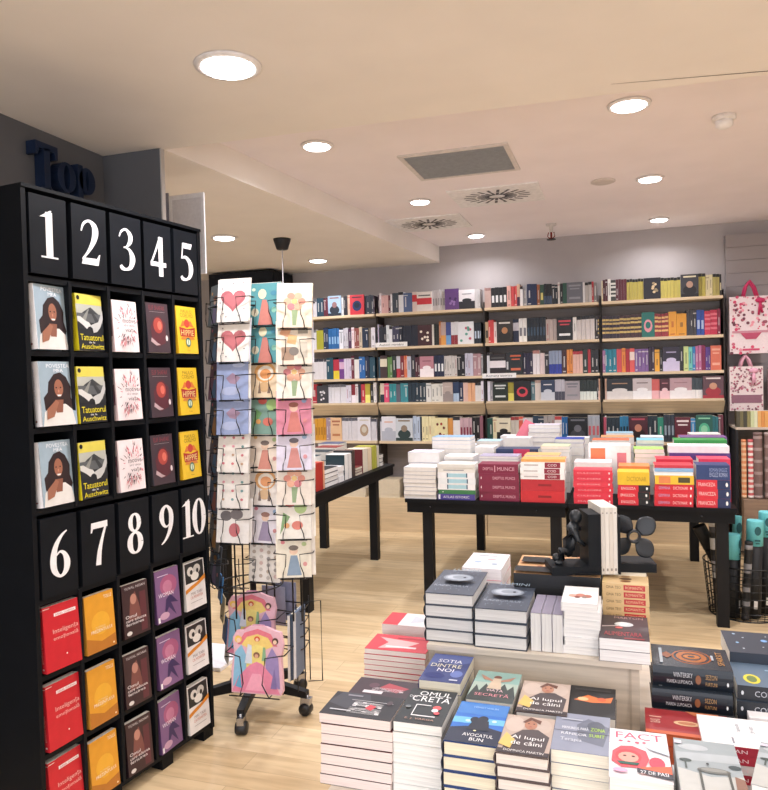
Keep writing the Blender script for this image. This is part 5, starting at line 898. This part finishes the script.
# dark thick volumes
G2 = 'dark thick volumes on the right of the plinth'
WT = [('r', 0, 0, 1, 1, '2b333c'), ('e', .5, .48, .33, .26, 'a0582e'), ('e', .5, .48, .30, .235, '2b2b30'), ('e', .5, .48, .26, .20, 'a86434'), ('e', .5, .48, .17, .13, '5a3828'), ('e', .5, .48, .10, .11, 'b87440'), ('e', .5, .48, .04, .05, '2b2b30'), ('p', [(.35,.8),(.5,.72),(.65,.8),(.5,.9)], '8c5030'), ('t', 'SFARSIT', .2, .08, .8, .16, 'c89050'), ('r', .4, .2, .62, .23, 'b4bcc4'), ('r', .1, .86, .8, .9, 'aab4bc')]
WTs = [('t', 'WINTERSKY', .26, .55, .5, .78, 'c8ccd0'), ('t', 'MAREA LUPOAICA', .18, .25, .5, .42, 'c8ccd0'), ('e', .57, .5, .035, .22, '8c5a3c'), ('t', 'SEZON', .66, .55, .8, .78, 'b08c5c'), ('t', 'FURTUNI', .66, .25, .8, .42, 'b08c5c'), ('e', .93, .4, .012, .10, 'e8eef0')]
x0 = .083
fstack(x0-.005, 2.30, .578, .638, .178, .225, 1, 'wit', '222a33', 'dark blue-black thick volume, second under the bronze emblem cover', G2, WT, WTs, spine='1b222b', pages='e8e4dc', hard=True, mode='spine', seed=16, m=GLOSS)
fstack(x0+.0, 2.318, .638, .702, .178, .225, 1, 'wit', '262e37', 'dark thick volume with bronze emblem cover, topmost beside the raised step', G2, WT, WTs, spine='1b222b', pages='e8e4dc', hard=True, mode='spine', seed=17, m=GLOSS)
fstack(x0+.0, 2.305, ZP, .578, .174, .225, 3, 'witlow', '20262e', 'dark volume low in the pile below the bronze emblem covers', G2, (), [], spine='1a2028', pages='e8e4dc', hard=True, mode='spine', seed=18, cols=['7a3028', '20262e'])
RD = [('r', 0, 0, 1, 1, '9c3034'), ('r', 0, 0, .12, 1, 'c86038'), ('e', .5, .5, .10, .16, 'dcb890'), ('e', .5, .5, .06, .11, 'b87a58'), ('t', 'BLAND', .4, .82, .56, .94, 'e0b8a8'), ('r', .62, .8, .66, .95, 'd8a898'), ('p', [(.8,.1),(1,.1),(1,.5),(.85,.4)], 'c87850')]
fstack(.056, 2.125, ZP, .585, .155, .225, 4, 'redw', '8c2c30', 'deep red book in front of the dark thick volumes', G2, RD, spine='b8542c', pages='d8a890', mode='spine', seed=19)
STA = [('r', 0, 0, 1, 1, '343c48')]+[('e', u, v, r, r*.7, c) for u, v, r, c in [(.2,.8,.02,'c8d4e0'), (.45,.85,.03,'8cb4d8'), (.7,.75,.02,'c8d4e0'), (.6,.5,.06,'7aa4d4'), (.85,.85,.03,'a8c0d8'), (.3,.55,.015,'e0e4e8'), (.8,.45,.015,'e0e4e8'), (.15,.35,.02,'8c98a8')]]+[('t', 'STELAR', .3, .14, .9, .3, 'c8a86c')]
STR = [('p', [], 0)] if False else STA
fstack(.318, 2.505, ZP, .700, .2, .24, 5, 'star', '333a46', 'dark starry book behind the yellow-marked cover at right', G2, [(it[0],)+tuple(it[1:]) for it in STA], pages='e0dcd4', mode='spine', seed=20)
YEL = [('r', 0, 0, 1, 1, '5c7084'), ('p', [(0,0),(1,0),(1,.3),(0,.4)], '2c3844'), ('e', .3, .8, .2, .1, 'dccf3c'), ('e', .3, .8, .14, .06, '6c8048'), ('p', [(.3,.1),(.5,.5),(.55,.5),(.4,.1)], '9ab8cc'), ('p', [(.6,.1),(.7,.6),(.74,.6),(.7,.1)], '9ab8cc'), ('p', [(.8,.1),(.9,.5),(.94,.5),(.9,.1)], '9ab8cc')]
YEs = [('e', .06, .5, .015, .15, 'd8dce0'), ('t', 'CORABIA', .2, .3, .6, .7, 'b8bcc4'), ('e', .68, .5, .02, .2, 'c8a060')]
fstack(.316, 2.315, ZP, .668, .18, .235, 5, 'yelw', '34404c', 'dark-spined book under the cover with a yellow oval', G2, YEL, YEs, spine='20262e', pages='d8d4cc', mode='spine', seed=21)
# pink-and-white pile left of the step
G3 = 'red and pink pile left of the raised step'
PK = [('r', 0, 0, 1, 1, 'cf3e4c'), ('p', [(.2,.1),(.5,.3),(.9,.2),(.8,.6),(.4,.8)], 'e8b0b0'), ('r', .7, .3, .8, .8, 'f0dcdc'), ('r', .15, .4, .22, .9, 'b02c3c')]
q = onz(367, 649, .64); fstack(-.882, 2.385, ZP, .640, .15, .225, 10, 'pink', 'c43a48', 'thin red-covered book with pale pages, pile left of the hardcovers', G3, PK, pages='efe6e0', mode='fore', seed=22, dj=.002)
fstack(-.885, 2.60, ZP, .655, .14, .21, 6, 'pink2', 'e9e4e2', 'white and red book behind the thin red pile', G3, [('r', 0, 0, 1, .3, 'd03c48'), ('p', [(.2,.5),(.8,.5),(.5,.9)], 'c8ccd4')], pages='efe9e4', mode='fore', seed=23)
# on the raised step
G4 = 'books on the raised step'
HC = [('r', 0, 0, 1, 1, '4a5260')]+[('e', .1+.8*random.Random(k).random(), .05+.9*random.Random(k+99).random(), .012, .008, '8c98a8') for k in range(60)]+[('e', .52, .5, .33, .15, '7c8694'), ('e', .52, .5, .28, .125, '9aa4b0'), ('e', .50, .5, .22, .095, 'b4bcc6'), ('e', .56, .505, .17, .07, '8c96a2'), ('e', .66, .5, .03, .03, '2c3440'), ('t', 'LUMINI', .3, .78, .9, .88, 'a0b4c4'), ('t', 'RAZBOIULUI', .15, .1, .85, .17, 'a0a8b4')]
fstack(PX0-.022, 2.352, ZS, .868, .165, .295, 4, 'hc', '3e4652', 'dark blue-grey hardcover of the left pile on the raised step', G4, HC, spine='2a3038', pages='d8d6d2', hard=True, mode='tail', seed=24, dj=.002)
fstack(PX0+.150, 2.340, ZS, .832, .172, .29, 3, 'hc2', '3e4652', 'dark blue-grey hardcover of the right pile on the raised step', G4, HC, spine='2a3038', pages='d8d6d2', hard=True, mode='tail', seed=25, dj=.002)
for k in range(3):      # lying on the fore-edge, spine up, tail towards the viewer
    me = book_meshes('edge', .125, .2, .032, 'd8d6dc', '8c8698', 'dcdad6', m=PRINT)
    x = ony(531, 620, 2.36).x+.0345*k
    M = Matrix.Translation((x, 2.352, ZS+.1262)) @ Matrix(((0, 0, 1, 0), (0, 1, 0, 0), (-1, 0, 0, 0), (0, 0, 0, 1)))
    add_book(me, M, 'lavender-spined book standing on its edge, %s of three beside the hardcovers' % ['left', 'middle', 'right'][k], G4)
WS = [('e', .3, .42, .14, .09, 'd8a898'), ('e', .5, .46, .14, .10, 'c88878'), ('e', .7, .42, .13, .09, 'b87a6a'), ('e', .42, .34, .08, .05, '8a4c44'), ('e', .62, .34, .07, .05, '9c8c84')]
x = ony(563, 620, 2.35).x
fstack(x, 2.348, ZS, .868, .112, .185, 6, 'wst', 'f0efee', 'white book in the tall white pile between edge-standing and dark-covered books', G4, WS, pages='eceae6', mode='tail', seed=26, dj=.006)
GD = [('e', .3, .5, .1, .12, '8a5a38'), ('e', .55, .5, .12, .14, '6a4a30'), ('e', .8, .5, .09, .1, 'b88a5c'), ('r', 0, .9, 1, 1, 'e4c890')]
GDs = [('r', .46, .12, .92, .88, 'c4383c'), ('t', 'ROMANTIC', .5, .3, .88, .7, 'f0d0a0'), ('t', 'GINA TEO', .08, .3, .4, .7, '7a5a34')]
x = ony(603, 600, 2.60).x
fstack(x, 2.585, ZS, .872, .12, .152, 7, 'gold', 'e2c493', 'cream book with red spine label behind the dark-covered pair', G4, GD, GDs, spine='e0c08c', pages='e4d8c0', mode='spine', seed=27, dj=.002)
RB = [('r', 0, 0, 1, 1, '4a4248'), ('e', .5, .62, .2, .10, 'c8d0d4'), ('e', .46, .64, .14, .07, 'e8ecec'), ('p', [(.05,.5),(.4,.56),(.4,.53),(.05,.46)], 'd8c8c8'), ('e', .4, .46, .08, .04, 'dc6c6c'), ('t', 'MARTON', .3, .85, .9, .94, 'c8a8a8'), ('t', 'ALIMENTARA', .1, .12, .86, .28, 'b8505c'), ('r', .5, .0, .9, .06, '8c3c40')]
x = ony(599, 648, 2.33).x
fstack(x-.002, 2.322, ZS, .774, .15, .225, 2, 'rb', '464048', 'white-paged book with a dark moon cover at the step right corner', G4, RB, pages='f1efec', mode='tail', seed=28)
for k, (c, hh) in enumerate([('c8c4c4', .16), ('d0404c', .155), ('e4e2e2', .15)]):
    tag(MB(c).box(0, .010, 0, .14, 0, hh, c, front='e0dedc').build('magazine', PRINT, None, TR(PX1-.03+.011*k-.004, 2.60, ZS+.0005)), '%s slim magazine on edge beside the cream red-labelled pile' % ['grey', 'red', 'white'][k], 'magazine', 'slim magazines at the step end')
x = ony(461, 566, 2.72).x
fstack(x+.012, 2.675, ZS, .872, .15, .235, 4, 'wpk', 'ebe7ea', 'white and pink book pile behind the dark hardcovers', G4, [('e', .3, .4, .1, .06, '9ab0cc'), ('e', .6, .6, .12, .06, 'c8b0b8'), ('r', .2, .8, .7, .84, '8c98a8'), ('e', .75, .3, .08, .06, 'a8b8c8')], pages='efe9ea', mode='tail', seed=29, cols=['cf6c84', 'c8dce8', 'e4607c'])
x0, x1 = ony(514, 575, 2.61).x, ony(601, 575, 2.61).x
AT = [('r', 0, 0, 1, 1, 'd8a878')]
rsx = random.Random(4)
for k in range(36): AT.append(('e', rsx.random()*.9+.05, rsx.random()*.9+.05, rsx.uniform(.02, .06), rsx.uniform(.02, .05), rsx.choice(['c87848', 'e8d4b0', '9c5c3c', 'e0b890'])))
AT += [('r', .5, .62, .78, .96, '24221f'), ('r', 0, 0, .26, 1, '1a1b1e')]
fstack(x0, 2.605, ZS, .884, .27, x1-x0-.002, 4, 'atlas', '1b1c20', 'large black-spined volume carrying the figure bookend', G4, AT, spine='17181b', pages='d8d4cc', mode='spine', seed=30, dj=.001)
xa, xb = x1+.002, ony(646, 575, 2.76).x
fstack(xa, 2.70, ZS, .884, .17, max(.12, xb-xa), 4, 'crm', 'e6dfcc', 'cream book in the low pile carrying the propeller bookend', G4, (), pages='e6e0d0', mode='spine', seed=31, dj=.001)
# ------------------------------------------------------------------ bookends and the books they hold
ZB = .8855; BK2 = '15181c'
bxa, bxb = ony(552, 575, 2.66).x, ony(602, 575, 2.66).x
PIV = TR(bxb, 2.64, ZB, R(18))
o = empty('bookend', PIV, 'black bookend with a crouching figure leaning on its upright, left of the pale books', 'bookend', 'pair of black bookends')
L = bxb-bxa
MB(BK2).box(-L, 0, 0, .12, 0, .030).build('base', LAMI, o)
MB(BK2).box(-.045, -.001, 0, .12, .0302, .215).build('upright', LAMI, o)
a = MB('1c2024'); yb = .055
a.ball((-.075, yb, .198), .024, 10, sc=(1, 1, 1.1))                                    # head
a.tube([(-.078, yb, .18), (-.088, yb, .155), (-.100, yb, .115), (-.100, yb, .078)], [.013, .024, .024, .022], 8)   # trunk
a.tube([(-.100, yb, .07), (-.128, yb-.014, .082), (-.135, yb-.016, .036)], [.019, .014, .010], 8)
a.tube([(-.100, yb+.01, .07), (-.124, yb+.02, .072), (-.118, yb+.03, .036)], [.019, .014, .010], 8)
a.tube([(-.088, yb-.02, .16), (-.075, yb-.03, .12), (-.05, yb-.02, .100)], [.012, .010, .008], 7)
a.tube([(-.088, yb+.02, .16), (-.074, yb+.03, .15), (-.05, yb+.02, .15)], [.012, .010, .008], 7)
a.ball((-.142, yb-.02, .038), .012, 8, sc=(1.5, 1, .7)); a.ball((-.126, yb+.03, .038), .012, 8, sc=(1.5, 1, .7)); a.ball((-.147, yb, .052), .016, 8)
a.build('figurine', PLAST, o)
x = .0015; pc = ['cfc8bd', 'dcd6cc', 'd4ccc0', 'e0dad0']; bt = (ony(620, 560, 2.64).x-bxb-.004)/4
for k in range(4):
    a = MB(pc[k]); a.box(0, bt-.0008, 0, .16, 0, .238, pc[k], top='ece8e0'); art(a, [('r', .3, .05, .7, .09, '7a746c'), ('e', .5, .94, .2, .01, '8a8078')], lambda u, v, l: (u*(bt-.0008), -.0003*l, v*.232))
    tag(a.build('book', PRINT, None, PIV @ Matrix.Translation((x, .005, 0))), 'pale greige upright book, %s of four between the black bookends' % ordn(k), 'book', 'pale books between the bookends'); x += bt
o = empty('bookend', PIV @ Matrix.Translation((x+.0005, 0, 0)) @ Matrix.Rotation(R(-9), 4, 'Z'), 'black bookend with a four-bladed ship propeller, right of the pale books', 'bookend', 'pair of black bookends')
MB(BK2).box(.008, .135, .03, .15, 0, .030).build('base', LAMI, o)
MB(BK2).box(0, .008, 0, .15, 0, .205).build('upright', LAMI, o)
a = MB('272b30'); cx, cz = .066, .120; ring = []
A2 = MB('22262b')
for r, yy in ((.017, .062), (.024, .062), (.024, .09), (.017, .09)):
    ring.append([(cx+r*math.cos(t), yy, cz+r*math.sin(t)) for t in [2*math.pi*j/20 for j in range(20)]])
A2.ring(ring, closed=True); A2.build('hub', PLAST, o)
for q in range(4):
    an = R(45+90*q-4); B = MB('272b30'); rr = []
    for j in range(9):
        s = j/8; rad = .022+.072*s; hw = .007+.028*math.sin(math.pi*min(1, .12+.80*s))**1.1 if j < 8 else .008; tw = R(24-16*s)
        c0 = Vector((cx+rad*math.cos(an), .076, cz+rad*math.sin(an))); tn = Vector((-math.sin(an)*math.cos(tw), math.sin(tw), math.cos(an)*math.cos(tw))); nn = Vector((math.sin(an)*math.sin(tw), math.cos(tw), -math.cos(an)*math.sin(tw)))
        rr.append([tuple(c0+tn*hw*math.cos(t)+nn*.0035*math.sin(t)) for t in [2*math.pi*i/10 for i in range(10)]])
    B.ring(rr); B.build('blade', PLAST, o)
#PART6
# ================================================================== the 300 books that show largest stay single, the rest is one mass
bpy.context.view_layer.update()
books = [o for o in bpy.data.objects if o.parent is None and o.get('category') == 'book' and o.type == 'MESH']
books.sort(key=lambda o: int(o.name.split('.')[1]) if '.' in o.name else 0)
KEEP = 300
from mathutils.bvhtree import BVHTree
AV, AP, AO = [], [], []
for o in bpy.data.objects:
    if o.type != 'MESH': continue
    M = o.matrix_world; i0 = len(AV); owner = o.parent.name if (o.parent and o.parent.get('category') == 'book') else o.name
    AV += [M @ v.co for v in o.data.vertices]
    for p in o.data.polygons: AP.append(tuple(i0+v for v in p.vertices)); AO.append(owner)
tree = BVHTree.FromPolygons(AV, AP); hits = {}
for py in range(1, 790, 2):
    for px in range(1, 768, 2):
        loc, nor, idx, dist = tree.ray_cast(CO, ray(px, py).normalized())
        if idx is not None: hits[AO[idx]] = hits.get(AO[idx], 0)+1
shown = sorted(range(len(books)), key=lambda i: -hits.get(books[i].name, 0))
rest = [books[i] for i in sorted(shown[KEEP:])]
V, Fc, Cc, Sm = [], [], [], []
for o in rest:
    for q in [o]+list(o.children):
        M = q.matrix_world; me = q.data; i0 = len(V)
        V += [tuple(M @ v.co) for v in me.vertices]
        cols = me.color_attributes['Col'].data
        for p in me.polygons:
            Fc.append(tuple(i0+v for v in p.vertices)); Cc.append(tuple(cols[p.loop_start].color))
for o in rest:
    for q in list(o.children): bpy.data.objects.remove(q)
    bpy.data.objects.remove(o)
mass = MB(); mass.v = V; mass.f = Fc; mass.c = Cc; mass.sm = [False]*len(Fc)
tag(mass.build('shelved_books', PRINT), 'the many remaining small books on the back shelves and in the piles', 'books', kind='stuff')
